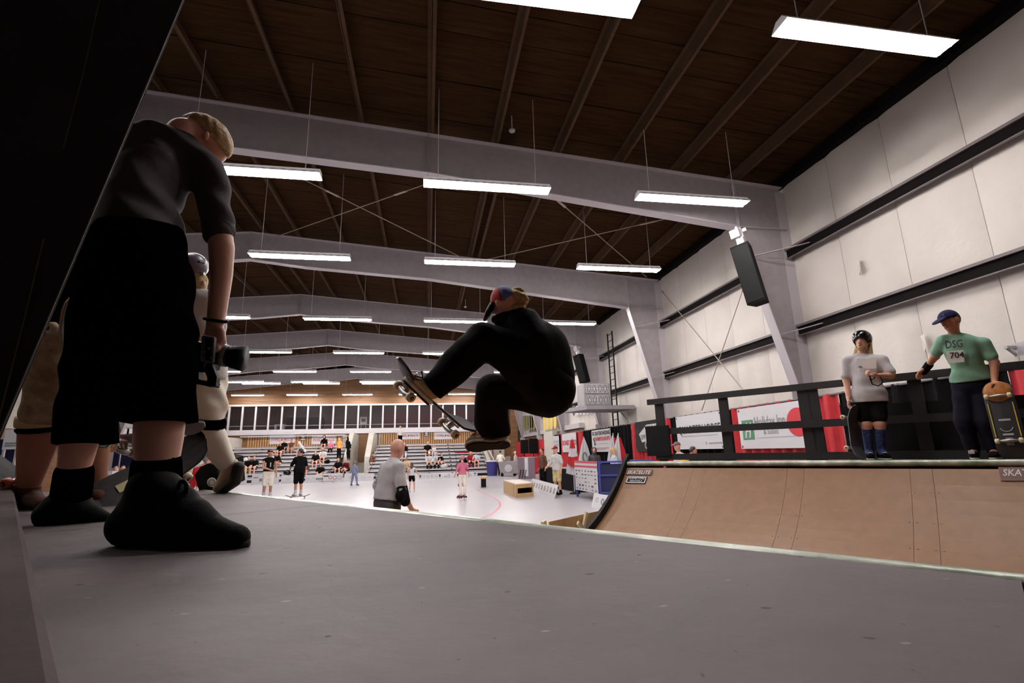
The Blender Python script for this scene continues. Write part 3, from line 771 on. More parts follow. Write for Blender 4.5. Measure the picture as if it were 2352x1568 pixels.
t, at, W_, H_ = banner((1262, 1003), (1285, 1038), 'narrow white poster with a grey bird and grey lettering in black border', M_print)
words('BONES', M_lgrey, t, at, .45, .42, H_*.14, W_*.5, .02); words('BEARINGS', M_lgrey, t, at, .45, .6, H_*.1, W_*.5, .02)
part('pole_drawing', M_ink, t, lambda b: (b.add([at(.24, .16, .014), at(.3, .12, .014), at(.36, .3, .014), at(.28, .36, .014)], [(3, 2, 1, 0)]), b.quad(at(.29, .7, .014), at(.31, .7, .014), at(.31, .3, .014), at(.29, .3, .014), .002)))

# banners on the batten wall (face the camera)
RX = A(1, 0, 0)
def ybanner(x0, y0, x1, y1, lab, m, Y=YE-.146):
    a, c = onY(x0, y0, Y), onY(x1, y1, Y)
    t = thing('banner', lab, 'banner', ((a[0]+c[0])/2, Y, c[2]), 'banners on the batten wall')
    part('sheet', m, t, lambda b: b.box(((a[0]+c[0])/2, Y, (a[2]+c[2])/2), (c[0]-a[0], .02, a[2]-c[2])))
    return t, a, c
for x0, x1, lab in ((620, 676, 'white banner with dark red lettering above the aisle-side bleacher, near its stair wing'), (716, 771, 'white banner with dark red lettering above the hooded spectator'), (913, 964, 'white banner with dark red lettering behind the bald man'), (998, 1049, 'white banner with dark red lettering behind the flying board')):
    t, a, c = ybanner(x0, 999 if x0 < 800 else 991, x1, 1019 if x0 < 800 else 1008, lab, M_print)
    W_, H_ = c[0]-a[0], a[2]-c[2]
    text('lettering', 'POWELL', M_rprint, (a[0]+.06*W_, YE-.159, c[2]+.33*H_), RX, ZV, H_*.26, t, width=W_*.38, bold=.02)
    text('lettering', 'PERALTA', M_rprint, (a[0]+.54*W_, YE-.159, c[2]+.33*H_), RX, ZV, H_*.26, t, width=W_*.4, bold=.02)
    part('emblem', M_ink, t, lambda b: b.box((a[0]+.49*W_, YE-.157, c[2]+.46*H_), (W_*.04, .01, H_*.2)))
for x0, x1, y0, lab in ((689, 704, 998, 'dark square poster with a pale face shape, by the white-hooded spectator'), (973, 986, 989, 'dark square poster with a pale face shape, between two white banners')):
    t, a, c = ybanner(x0, y0, x1, y0+13, lab, M_dark)
    mx, mz = (a[0]+c[0])/2, (a[2]+c[2])/2; q = c[0]-a[0]
    part('pale_face', M_white, t, lambda b: b.add([(mx+q*.22*math.cos(k*.45), YE-.159, mz+q*.1+q*.26*math.sin(k*.45)) for k in range(14)][::1], [tuple(range(14))]))
    part('pale_base', M_white, t, lambda b: b.box((mx, YE-.157, mz-q*.3), (q*.6, .01, q*.14)))

# pennants hanging high on the boarded part of the wall
M_olive = mat('olive pennant', (128, 122, 84), rough=.7, var=.1); M_yel = mat('yellow pennant', (226, 196, 96), rough=.7, var=.06); M_wp = mat('white pennant', (228, 226, 232)); M_npn = mat('navy pennant', (60, 64, 100))
def pennant(x, y, zt, zb, wd, m, lab, grp, axis=LY, point=.25):
    t = thing('pennant', lab, 'pennant', (x, y, zt), grp); u = axis*wd/2; c = A(x, y, 0)
    nn = np.cross(axis, ZV)*.012
    part('cloth', m, t, lambda b: b.prism([c-u+ZV*zt, c-u+ZV*(zb+point), c+ZV*zb, c+u+ZV*(zb+point), c+u+ZV*zt], nn))
    part('rod', M_pole, t, lambda b: b.tube([c-u*1.1+ZV*zt, c+u*1.1+ZV*zt], .02, 5))
OD = ['first', 'second', 'third', 'fourth', 'fifth', 'sixth', 'seventh']
for k, px in enumerate((1204, 1210, 1216, 1221, 1226)):
    p = onX(px, 965, 8.1); q = onX(px, 991-k*.7, 8.1)
    pennant(8.1, p[1], p[2]+.35, q[2], 1.3, M_olive, 'olive cloth pennant below the airborne rider, %s from the corner post' % OD[k], 'olive pennants')
for k, px in enumerate((1250, 1258, 1266, 1274)):
    p = onX(px, 952, 8.1); q = onX(px, 993-k*2.2, 8.1)
    pennant(8.1, p[1], p[2]+.35, q[2], .72, M_yel, 'yellow cloth pennant below the airborne rider, %s from the corner post' % OD[k], 'yellow pennants')
for k, px in enumerate((1318, 1326, 1334, 1342, 1350, 1358, 1366)):
    p = onX(px, 944, 8.35); pennant(8.35, p[1], p[2]+.3, p[2]-.28 + k*.03, .42, M_wp if k else M_npn, 'small white pennant under the speaker shelf, %s from the round blue one' % OD[k-1] if k else 'small blue emblem pennant under the speaker shelf', 'small pennants under the shelf', point=.1)
for k, px in enumerate((272, 286, 301)):
    p = onX(px, 990, XL+.2); q = onX(px, 1001, XL+.2)
    pennant(XL+.2, p[1], p[2]+.2, q[2]-.1, 1.0, M_wp, 'white square pennant on the far boarded wall, %s from the shorts' % OD[k], 'white pennants on the boarded wall', A(0, 1, 0), .12)

# speaker shelf with patterned box
M_box = mat('grey shelf paint', (150, 144, 146), rough=.6, var=.08); M_lat = mat('white lattice', (226, 226, 230))
sh = thing('speaker_shelf', 'grey wall shelf carrying the patterned equipment box beside the ladder', 'shelf', (7.5, 20.6, 3.2))
part('slab', M_box, sh, lambda b: b.prism([(5.8, 21.6, 3.12), (6.44, 19.7, 3.12), (8.5, 19.7, 3.12), (8.5, 21.6, 3.12)], (0, 0, .16)))
for x in (8.2,): part('bracket', M_steel, sh, lambda b: b.bar((x, 20.6, 3.1), (8.5, 20.6, 2.75), .05, .05))
bx = thing('equipment_box', 'grey equipment box with white triangle lattice front on the wall shelf', 'box', (7.0, 20.2, 3.28))
part('case', M_box, bx, lambda b: b.box((7.02, 20.5, 3.76), (1.16, .98, .95)))
part('grille_board', mat('grille dark', (120, 116, 118)), bx, lambda b: [b.box((7.02, 20.0, zz), (1.0, .02, .38)) for zz in (3.53, 4.0)])
for gx in (6.78, 7.26):
    for gz in (3.53, 4.0):
        def f(b):
            for q in (0, 1):
                cx = gx - .11 + q*.22
                for a_ in (0, 60, 120): b.bar((cx-.13*math.cos(math.radians(a_)), 19.985, gz-.17*math.sin(math.radians(a_))), (cx+.13*math.cos(math.radians(a_)), 19.985, gz+.17*math.sin(math.radians(a_))), .012, .012, (0, 1, 0))
            for zz in (-.17, .17): b.box((gx, 19.985, gz+zz), (.46, .012, .012))
            for xx in (-.23, 0, .23): b.box((gx+xx, 19.985, gz), (.012, .012, .34))
        part('lattice', M_lat, bx, f)
# wall ladder
ld = thing('wall_ladder', 'black steel ladder fixed on the insulated wall above the championships banner', 'ladder', (8.3, 21.5, 2))
for y in (21.15, 21.75): part('stile', M_black, ld, lambda b: b.box((8.3, y, 4.4), (.05, .05, 4.8)))
for k in range(16): part('rung', M_black, ld, lambda b: b.tube([(8.3, 21.15, 2.2+k*.3), (8.3, 21.75, 2.2+k*.3)], .015, 6))
# hung loudspeakers
M_spk = mat('black speaker cabinet', (12, 10, 11), rough=.85, spec=.15, bump=.1, bscale=80)
def hung(ptop, pbot, nrm, w_, d_, lab):
    a, c = A(*ptop), A(*pbot); up = unit(a-c); n = unit(A(*nrm) - up*(A(*nrm) @ up)); r = np.cross(n, up); m_ = (a+c)/2; L = np.linalg.norm(a-c)
    t = thing('loudspeaker', lab, 'speaker', a)
    part('cabinet', M_spk, t, lambda b: b.prism([m_-up*L/2+r*w_/2*s1+n*d_/2*s2 for s1, s2 in ((-1, 1), (1, 1), (.7, -1), (-.7, -1))], up*L))
    part('grille', M_black, t, lambda b: b.box(m_+n*(d_/2+.006), (w_*.92, L*.94, .012), (r, up, n)))
    part('bracket', M_white, t, lambda b: (b.box(a+up*.13-n*.05, (.16, .2, .12), (r, up, n)), b.box(a+up*.33+r*.05, (.2, .2, .16), (r, up, n)), b.tube([a+up*.3-r*.15, a+up*.38-r*.15], .05, 8), b.bar(a, a+up*.5, .04, .04)))
    for k in (.1, -.12): part('screw_plate', M_white, t, lambda b: b.box(m_+r*w_/2*.93+up*k, (.012, .04, .03), (r, up, n)))
hung(onY(1704, 566, 9.55), onY(1745, 697, 9.45), (-.75, -.6, -.35), .4, .42, 'large black loudspeaker hung on the closest grey column of the insulated wall')
hung(onY(1329, 815, 22.9), onY(1345, 878, 22.8), (-.75, -.6, -.35), .42, .42, 'black loudspeaker hung above the patterned equipment box')
for p in ((1176, 299, .1), (1069, 704, .2)):
    q = onRoof(p[0], p[1], p[2]); t = thing('ceiling_sensor', 'small round white sensor under the roof, %s' % ('before the first frame' if p[1] < 400 else 'between the second and third frames'), 'sensor', q)
    part('body', M_white, t, lambda b: b.rev(q, (0, 0, -1), [(-.04, .03), (0, .07), (.03, .06), (.06, .02)], 14)); part('stem', M_white, t, lambda b: b.tube([q, q+ZV*.35], .012, 6))
# ------------------------------------------------------------------ people
SK1 = mat('light skin', (214, 160, 138), rough=.55, var=.06, vscale=8); SK2 = mat('tan skin', (190, 132, 104), rough=.55, var=.06, vscale=8)
CL = {}
def cloth(nm, c, b=.25):
    return mat('cloth ' + nm, c, rough=.9, var=.08, vscale=7, bump=b*.45, bscale=26, spec=.12)
K_black = cloth('black', (9, 7, 8)); K_char = cloth('charcoal', (64, 56, 58)); K_jet = mat('cloth jet black', (4, 3, 4), rough=1.0, spec=.0); K_grey = cloth('light grey', (190, 186, 188)); K_white = cloth('white', (204, 201, 201)); K_teal = cloth('teal green', (126, 166, 144)); K_navy = cloth('navy', (34, 36, 66))
K_khaki = cloth('khaki', (206, 186, 140)); K_pink = cloth('pink', (206, 112, 140)); K_red = cloth('red', (150, 30, 38)); K_orange = cloth('orange', (214, 150, 80)); K_brown = cloth('brown', (92, 62, 52)); K_blue = cloth('dusty blue', (120, 130, 156)); K_cream = cloth('cream', (242, 236, 222)); K_dgrey = cloth('dark grey', (78, 72, 74)); K_yellow = cloth('yellow', (222, 182, 60)); K_maroon = cloth('maroon', (88, 26, 36)); K_lblue = cloth('pale blue', (196, 204, 222)); K_camo = mat('camo cloth', (142, 120, 86), rough=.85, col2=(196, 174, 134), vscale=16, bump=.3, bscale=24)
H_blond = mat('blond hair', (206, 180, 132), rough=.6, var=.2, vscale=40, bump=.5, bscale=60); H_brown = mat('brown hair', (84, 56, 40), rough=.6, var=.25, vscale=40, bump=.5, bscale=60); H_dark = mat('dark hair', (36, 28, 26), rough=.6, bump=.4, bscale=60); H_sandy = mat('sandy hair', (150, 116, 78), rough=.6, col2=(204, 172, 122), vscale=30, bump=.6, bscale=50); H_grey = mat('grey hair', (176, 168, 164), rough=.7)
M_eye = mat('eye white', (196, 186, 178), rough=.2); M_iris = mat('iris', (40, 30, 26), rough=.2); M_lip = mat('lips', (150, 78, 74), rough=.5); M_brow = mat('brow', (96, 66, 48), rough=.8)
M_gloss = mat('glossy black shell', (18, 16, 18), rough=.18); M_purp = mat('dull purple shell', (98, 88, 104), rough=.3); M_gshell = mat('grey shell', (120, 116, 118), rough=.4)
M_sole = mat('white rubber', (220, 214, 204), rough=.6); M_bsole = mat('black rubber', (18, 16, 16), rough=.7, bump=.2, bscale=90)
K_sbeige = mat('beige suede', (196, 180, 150), rough=.85, var=.08, vscale=10, bump=.2, bscale=50)

def hand_prims(w, d, n, t, s=1.0, curl=.45, spread=0.0):
    w = A(*w); d = unit(d); n = unit(A(*n)-d*(A(*n) @ d)); t = unit(np.cross(n, d)) * (1 if np.cross(n, d) @ A(*t) > 0 else -1)
    P = [ell(w+d*.05*s, (.041*s, .056*s, .017*s), (t, d, n))]
    for i, L in enumerate((.074, .082, .077, .06)):
        b = w + d*.09*s + t*(.029-.0195*i)*s; a = curl*.6; dd = unit(d + t*spread*(1.5-i))
        for k in range(3):
            e = unit(dd*math.cos(a) + n*math.sin(a)); q = b + e*L*s*(.44, .32, .24)[k]
            P.append(cap(b, q, (.0095-.001*k)*s, (.0088-.001*k)*s)); b = q; a += curl*1.15
    b = w + d*.025*s + t*.03*s; q = b + unit(d*.7+t*.75+n*.25)*.045*s; P.append(cap(b, q, .014*s, .0105*s)); P.append(cap(q, q+unit(d*.95+t*.15+n*.35)*.032*s, .0105*s, .008*s))
    return P

def hax(d, sd):
    a = unit(np.cross(d, sd)) if np.linalg.norm(np.cross(d, sd)) > .2 else unit(np.cross(d, ZV)); return a, d, np.cross(a, d)
def person(label, J, o, s=1.0, vox=.022, group=None, detail=False, base=None):
    """J: joints in world space; o: outfit"""
    G = {k: A(*v) for k, v in J.items()}
    hd, nk, ch, pv = G['hd'], G['nk'], G['ch'], G['pv']
    fw = unit(G['fw']); hu = G.get('hu', A(0, 0, 1)); hu = unit(hu - fw*(hu @ fw)); hs = np.cross(fw, hu)
    up = unit(ch-pv); sd = G['shR']-G['shL']; sd = unit(sd-up*(sd @ up)); fr = np.cross(up, sd)
    root = thing('person', label, 'person', base if base is not None else (pv[0], pv[1], min(G['anL'][2], G['anR'][2])-.08*s), group)
    skin = o.get('skin', SK1); fat = o.get('fat', 1.0)
    ps = [ell(hd+hu*.015*s, (.075*s, .093*s, .105*s), (hs, fw, hu)), ell(hd+fw*.022*s-hu*.06*s, (.056*s, .068*s, .062*s), (hs, fw, hu)),
          cap(hd+fw*.09*s+hu*.012*s, hd+fw*.106*s-hu*.018*s, .011*s, .015*s), cap(nk, hd-hu*.05*s, .056*s, .05*s),
          ell(ch, (.14*s, .095*s, .16*s), (sd, fr, up)), ell(pv, (.15*s, .11*s, .13*s), (sd, fr, up)), cap(ch, pv, .115*s),
          cap(nk-up*.03*s, G['shL']-up*.045*s, .042*s, .04*s), cap(nk-up*.03*s, G['shR']-up*.045*s, .042*s, .04*s)]
    for q in (-1, 1): ps.append(ell(hd+hs*q*.076*s-fw*.008*s-hu*.005*s, (.01*s, .024*s, .032*s), (hs, fw, hu)))
    for S in 'LR':
        ps += [cap(G['sh'+S]-up*.045*s, G['el'+S], .042*s, .04*s), cap(G['el'+S], G['wr'+S], .041*s, .028*s), cap(G['hp'+S], G['kn'+S], .083*s, .056*s), cap(G['kn'+S], G['an'+S], .058*s, .038*s), cap(G['an'+S], G['to'+S]*.6+G['an'+S]*.4, .04*s, .035*s)]
        d = unit(G['wr'+S]-G['el'+S]) if 'hn'+S not in G else unit(G['hn'+S]-G['wr'+S])
        inn = sd*(1 if S == 'L' else -1)
        if detail: ps += hand_prims(G['wr'+S], d, G.get('pn'+S, inn), G.get('th'+S, fr), s*1.02, o.get('curl'+S, .45))
        else: ps += [ell(G['wr'+S]+d*.08*s, (.036*s, .085*s, .024*s), hax(d, sd)), cap(G['wr'+S]+d*.03*s, G['wr'+S]+d*.08*s+hax(d, sd)[0]*.045*s, .015*s)]
    blob('body', ps, skin, root, vox, .025*s)
    # upper garment
    if 'shirt' in o:
        m, sl = o['shirt'][:2]; hem = o['shirt'][2] if len(o['shirt']) > 2 else .12
        q = [ell(ch, (.165*s*fat, .12*s*fat, .2*s), (sd, fr, up)), ell(pv+up*.0*s, (.19*s*fat, .152*s*fat, .24*s), (sd, fr, up)), cap(ch-up*.08*s, pv+up*.04*s, .14*s*fat), cap(nk-up*.03*s, G['shL']-up*.035*s, .055*s, .056*s), cap(nk-up*.03*s, G['shR']-up*.035*s, .055*s, .056*s)]
        for S in 'LR':
            if sl > 0:
                e = G['sh'+S] + (G['el'+S]-G['sh'+S])*min(sl, 1); q.append(cap(G['sh'+S]-up*.03*s, e, .064*s, .064*s if sl < 1 else .053*s))
            if sl > 1: q.append(cap(G['el'+S], G['el'+S]+(G['wr'+S]-G['el'+S])*(sl-1)*.92, .055*s, .042*s))
        if o.get('hood'): q += [cap(nk+up*.0, hd+hu*.02*s-fw*.02*s, .09*s, .12*s), hole(ell(hd+fw*.09*s-hu*.01*s, (.072*s, .09*s, .095*s), (hs, fw, hu)))]
        cuts = [(pv-up*hem*s, -up)] + ([] if o.get('hood') else [(nk+up*.05*s, up)])
        blob(o.get('top_name', 'shirt'), q, m, root, vox, .035*s, cuts, (.006*s, 34/s, (0.3, .2, 1), 1.3))
    if 'legs' in o:
        m, ln = o['legs']; q = [ell(pv-up*.02*s, (.176*s*fat, .138*s*fat, .13*s), (sd, fr, up))]; lw = o.get('legw', 1.0)
        for S in 'LR':
            e = G['hp'+S]+(G['kn'+S]-G['hp'+S])*min(ln, 1); q.append(cap(G['hp'+S], e, .1*s*fat, .086*s*lw))
            if ln > 1: q.append(cap(G['kn'+S], G['kn'+S]+(G['an'+S]-G['kn'+S])*(ln-1), .082*s*lw, .062*s*lw))
        blob('trousers' if ln > 1.3 else 'shorts', q, m, root, vox, .03*s, [(pv+up*.1*s, up)], (.005*s, 40/s, (.2, .3, 1), 2.1))
    if 'socks' in o:
        for S in 'LR': blob('sock', [cap(G['an'+S], G['an'+S]+(G['kn'+S]-G['an'+S])*o['socks'][1], .045*s, .056*s), cap(G['an'+S], G['an'+S]*.6+G['to'+S]*.4, .045*s)], o['socks'][0], root, vox, .02*s)
    if 'shoes' in o:
        for S in 'LR':
            a, t = G['an'+S], G['to'+S]; d = unit(t-a); sk = G.get('sole'+S, A(0, 0, -1)); sk = unit(sk)
            f0 = a + sk*.035*s - (d-sk*(d @ sk))*.05*s; f1 = t + sk*.0*s
            b = blob('shoe', [cap(f0, a+sk*.0*s, .042*s, .05*s), cap(a+sk*.025*s, f1+sk*.005*s, .05*s, .034*s), cap(f0+sk*.0*s, f1, .04*s, .036*s)], o['shoes'], root, vox, .02*s)
            if detail or o.get('sole'):
                blob('sole', [cap(f0+sk*.03*s, f1+sk*.022*s, .042*s, .038*s)], o.get('sole', M_sole), b, vox*.8, .01, [(f0+sk*.028*s, -sk), (f0+sk*.052*s, sk)])
    hr = o.get('hair')
    if hr:
        m, st = hr
        q = [ell(hd+hu*.025*s-fw*.012*s, (.084*s, .102*s, .104*s), (hs, fw, hu))]; cuts = [(hd+fw*.035*s+hu*.035*s, fw*.85-hu*.55)]
        if st == 'long': q += [cap(hd-fw*.05*s, nk-fw*.075*s-up*.04*s, .085*s, .07*s), cap(hd+hs*.06*s-fw*.02*s-hu*.04*s, nk+hs*.085*s-up*.02*s, .035*s, .03*s), cap(hd-hs*.06*s-fw*.02*s-hu*.04*s, nk-hs*.085*s-up*.02*s, .035*s, .03*s)]
        if st == 'short': cuts.append((hd-hu*.06*s, -hu))
        blob('hair', q, m, root, vox, .02*s, cuts if st != 'long' else [(hd+fw*.055*s+hu*.02*s, fw)], (.004*s, 90/s, (1, .4, .2), .4))
    ht = o.get('hat')
    if ht:
        k, m = ht[:2]
        if k == 'cap':
            c = blob('cap', [ell(hd+hu*.035*s, (.088*s, .105*s, .098*s), (hs, fw, hu))], m, root, vox, .02, [(hd+hu*.03*s, -hu)])
            bd = G.get('bill', fw); bd = unit(bd-hu*(bd @ hu)); bs = np.cross(bd, hu)
            blob('cap_bill', [ell(hd+hu*.042*s+bd*.12*s, (.075*s, .085*s, .018*s), (bs, bd, unit(hu+bd*.25)))], m, c, min(vox, .014), .01)
        if k == 'helmet':
            h = blob('helmet', [ell(hd+hu*.035*s-fw*.01*s, (.105*s, .122*s, .115*s), (hs, fw, hu)), hole(ell(hd+fw*.1*s-hu*.05*s, (.085*s, .08*s, .085*s), (hs, fw, hu)))], m, root, vox, .012, [(hd-hu*.035*s, -hu)])
            if detail:
                part('vent', M_black, h, lambda b: [b.box(hd+hu*.1*s+fw*.075*s+hs*x*s, (.018, .012, .03), (hs, unit(fw+hu), unit(hu-fw))) for x in (-.05, 0, .05)])
            part('chin_strap', M_black, root, lambda b: (b.tube([hd+hs*.088*s-hu*.01*s, hd+hs*.06*s-hu*.085*s+fw*.02*s, hd-hu*.13*s+fw*.04*s, hd-hs*.06*s-hu*.085*s+fw*.02*s, hd-hs*.088*s-hu*.01*s], .007*s, 5)))
    if detail and o.get('face', True):
        for q in (-1, 1):
            e = hd+fw*.083*s+hs*q*.031*s+hu*.014*s
            b = part('eye', M_eye, root, lambda b: b.rev(e, fw, [(-.01*s, .002), (-.006*s, .008*s), (-.002*s, .0095*s), (.003*s, .007*s), (.006*s, .001)], 10))
            part('iris', M_iris, b, lambda b: b.rev(e+fw*.0025*s, fw, [(0, .0062*s), (.003*s, .005*s), (.0042*s, .0001)], 8))
            blob('brow', [cap(e+hu*.022*s-hs*.016*s+fw*.006*s, e+hu*.022*s+hs*.016*s+fw*.004*s, .005*s)], o.get('browm', M_brow), root, .005, .005)
        blob('mouth', [ell(hd+fw*.088*s-hu*.053*s, (.024*s, .008*s, .009*s), (hs, fw, hu))], M_lip, root, .005, .005)
        if o.get('beard'): blob('beard', [ell(hd+fw*.03*s-hu*.085*s, (.058*s, .066*s, .045*s), (hs, fw, hu))], o['beard'], root, .01, .01, [(hd-hu*.055*s+fw*.05*s, hu)])
    return root, G

# poses in a local frame (x side, y forward, z up) for a 1.75 m figure; feet at z=0, or the seat at z=0 when sitting
STAND = dict(hd=(0, .02, 1.63), nk=(0, 0, 1.46), ch=(0, 0, 1.27), pv=(0, 0, .95), shL=(-.18, 0, 1.4), shR=(.18, 0, 1.4), elL=(-.24, -.02, 1.12), elR=(.24, -.02, 1.12), wrL=(-.25, .06, .88), wrR=(.25, .06, .88),
             hpL=(-.09, 0, .9), hpR=(.09, 0, .9), knL=(-.1, .02, .5), knR=(.1, .02, .5), anL=(-.11, -.02, .09), anR=(.11, -.02, .09), toL=(-.13, .15, .04), toR=(.13, .15, .04))
SIT = dict(hd=(0, .1, .78), nk=(0, .04, .61), ch=(0, .03, .42), pv=(0, 0, .14), shL=(-.18, .04, .55), shR=(.18, .04, .55), elL=(-.23, .14, .3), elR=(.23, .14, .3), wrL=(-.1, .36, .22), wrR=(.1, .36, .22),
           hpL=(-.09, .03, .12), hpR=(.09, .03, .12), knL=(-.13, .45, .14), knR=(.13, .45, .14), anL=(-.12, .5, -.3), anR=(.12, .5, -.3), toL=(-.13, .66, -.34), toR=(.13, .66, -.34))
def pose(base, heading, P, s=1.0, lean=0.0, look=None, **kw):
    P = dict(P); P.update(kw); f = unit(A(*heading)); r = np.cross(f, ZV); b = A(*base)
    J = {}
    for k, v in P.items():
        v = A(*v); J[k] = b + s*(r*v[0] + f*(v[1]+lean*max(0, v[2]-(.9 if P['pv'][2] > .5 else .1)) if k[:2] in ('hd', 'nk', 'ch', 'sh', 'el', 'wr') else v[1]) + ZV*v[2])
    J['fw'] = unit(A(*look)) if look is not None else f
    return J

# ---- skateboard: centre, length axis u, width axis v; the wheels point along n = -(u x v) side given
M_grip = mat('grip tape', (62, 58, 60), rough=.9, var=.15, vscale=30); M_truck = mat('truck metal', (160, 156, 152), rough=.35, metal=.8); M_wheel = mat('cream wheel', (216, 202, 168), rough=.5, var=.1, vscale=30); M_owheel = mat('orange wheel', (206, 112, 78), rough=.5); M_bear = mat('bearing', (60, 54, 50), rough=.4, metal=.6)
def skateboard(label, c, u, v, n, L=.8, W=.21, wheel=None, bottom=None, extra=None, rails=False):
    c = A(*c); u = unit(u); v = A(*v); v = unit(v-u*(v @ u)); nn = np.cross(u, v); n = nn if nn @ A(*n) > 0 else -nn
    t = thing('skateboard', label, 'skateboard', c)
    xs = np.linspace(-L/2, L/2, 25); h = .011
    def wid(x):
        q = max(0.0, abs(x)-(L/2-W/2))/(W/2); return W/2*math.sqrt(max(.0, 1-q*q)) if q < 1 else .004
    def zz(x): q = max(0.0, abs(x)-(L/2-.17)); return -q*.36 + -.0
    def layer(o0, o1, sc):
        V = []; F = []
        for x in xs:
            w_ = max(wid(x)*sc, .004)
            for o in (o0, o1):
                for k in (-1, -.5, 0, .5, 1): V.append(c + u*x*sc + v*w_*k + n*(zz(x) + o - .006*k*k))
        m_ = len(xs)
        for i in range(m_-1):
            for l in (0, 1):
                for k in range(4): a = i*10+l*5+k; F.append((a, a+1, a+11, a+10))
            for k in (0, 4): a = i*10+k; F.append((a, a+5, a+15, a+10))
        for i in (0, m_-1):
            for k in range(4): a = i*10+k; F.append((a, a+1, a+6, a+5))
        return V, F
    part('deck', bottom or M_ply, t, lambda b: b.add(*layer(0, h, 1.0)))
    part('grip_tape', M_grip, t, lambda b: b.add(*layer(-.0015, .0, .985)))
    for q in (-1, 1):
        b0 = c + u*q*L*.275 + n*h
        tr = part('truck', M_truck, t, lambda b: (b.box(b0+n*.006, (.08, .055, .012), (u, v, n)), b.tube([b0+n*.01, b0+n*.045+u*q*-.012], [.022, .016], 8), b.tube([b0+n*.048-v*.07, b0+n*.055-v*.03, b0+n*.055+v*.03, b0+n*.048+v*.07], [.011, .017, .017, .011], 8), b.tube([b0+n*.048-v*.112, b0+n*.048+v*.112], .0045, 6)))
        for s in (-1, 1):
            wc = b0+n*.048+v*s*.088
            w_ = part('wheel', wheel or M_wheel, tr, lambda b: b.rev(wc, v, [(-.018, .012), (-.0175, .02), (-.011, .0268), (.011, .0268), (.0175, .02), (.018, .012)], 18))
            w2 = bpy.data.objects  # bearing kept as its own piece of the truck
            part('bearing', M_bear, tr, lambda b: b.rev(wc, v, [(-.0185, .0005), (-.0185, .012), (.0185, .012), (.0185, .0005)], 12))
    if rails:
        for s in (-1, 1): part('rail_strip', mat('yellow rail', (196, 176, 70), rough=.5), t, lambda b: b.tube([c-u*L*.2+v*s*W*.4+n*(h+.004), c+u*L*.22+v*s*W*.4+n*(h+.004)], .006, 6))
    if extra: extra(t, c, u, v, n, h)
    return t
def R_(px, d): return px*d/FPX
def pc(*pts):
    """chain of round cones through (x, y, depth, radius in px)"""
    return [('h', [cap(dep(a[0], a[1], a[2]), dep(b[0], b[1], b[2]), R_(a[3], a[2]), R_(b[3], b[2])) for a, b in zip(pts[:-1], pts[1:])])]
def pe(x, y, d, rx, ry, ang=0.0, rz=None):
    """ellipsoid facing the camera: radii px along an in-picture angle"""
    a = math.radians(ang); ex = ROT.T @ A(math.cos(a), math.sin(a), 0); ey = ROT.T @ A(-math.sin(a), math.cos(a), 0); ez = ROT.T @ A(0, 0, 1)
    return ell(dep(x, y, d), (R_(rx, d), R_(ry, d), R_(rz if rz else min(rx, ry), d)), (ex, ey, ez))
EX, EY, EZ = ROT.T @ A(1, 0, 0), ROT.T @ A(0, 1, 0), ROT.T @ A(0, 0, 1)

def tilt(a, c):
    h = c-a; l = math.hypot(h[0], h[1]); z = A(h[0], h[1], 0)/l; return (a, z*(h[2]/l) - ZV)
# ================================================= the cameraman
man = thing('person', 'cameraman bending over in dark shirt, black shorts and black shoes, holding a camera', 'person', onZ(400, 1262, ZD))
sk = pc((425, 312, 2.06, 36), (452, 318, 2.1, 38)) + [pe(470, 318, 2.12, 58, 42, 38), pe(488, 345, 2.14, 32, 28, 60), pe(474, 311, 2.036, 6, 11, 15, 6)]
sk += pc((400, 345, 2.0, 40), (425, 312, 2.06, 36)) + pc((320, 560, 1.72, 55), (318, 480, 1.82, 50), (360, 395, 1.96, 38)) + pc((400, 360, 2.0, 38), (472, 396, 2.0, 24), (490, 450, 1.95, 24), (504, 515, 1.88, 24), (509, 570, 1.85, 27), (508, 630, 1.83, 24), (496, 738, 1.78, 19))
sk += pc((330, 600, 1.65, 60), (366, 880, 1.44, 48), (368, 965, 1.4, 50), (364, 1010, 1.38, 49), (360, 1085, 1.35, 41), (358, 1140, 1.33, 40)) + pc((285, 640, 1.74, 60), (235, 800, 1.79, 48), (205, 930, 1.83, 42), (185, 1000, 1.83, 38), (168, 1090, 1.83, 29), (160, 1160, 1.83, 28))
sk += pc((330, 560, 1.7, 40), (320, 640, 1.68, 50))
# gripping fist: palm, four fingers round the handle, thumb
wv_ = dep(494, 745, 1.78)
sk += [pe(490, 768, 1.77, 20, 27, 8, 15)]
for i, (dx, dy) in enumerate(((-14, 0), (-5, 4), (5, 6), (14, 4))):
    sk += pc((484+dx*.9, 782+dy, 1.75, 7), (486+dx, 796+dy, 1.73, 6.5), (488+dx, 802+dy, 1.765, 6), (488+dx, 792+dy, 1.79, 5.5))
sk += pc((508, 762, 1.76, 9), (512, 784, 1.75, 7.5), (506, 797, 1.755, 6.5))
blob('body', sk, SK1, man, .0075, .02)
blob('hair', [pe(475, 313, 2.125, 62, 45, 38), pe(450, 298, 2.11, 36, 27, 20), pe(503, 338, 2.13, 26, 24, 45)], H_sandy, man, .007, .02, [(dep(478, 315, 2.08), EX*-.62+EY*.78-EZ*.3)], (.002, 160, (1, .5, .2), .3))
q = pc((316, 560, 1.70, 93), (316, 480, 1.79, 82), (350, 405, 1.9, 72), (394, 350, 2.0, 50)) + pc((300, 352, 1.96, 62), (350, 332, 1.98, 50), (412, 332, 2.02, 36), (472, 386, 2.0, 38), (490, 442, 1.95, 37), (503, 535, 1.868, 32))
q += pc((300, 352, 1.96, 55), (250, 480, 1.9, 45))
blob('shirt', q, K_char, man, .009, .045, [(dep(320, 532, 1.66), EY)], (.008, 44, (.5, .2, .9), .7))
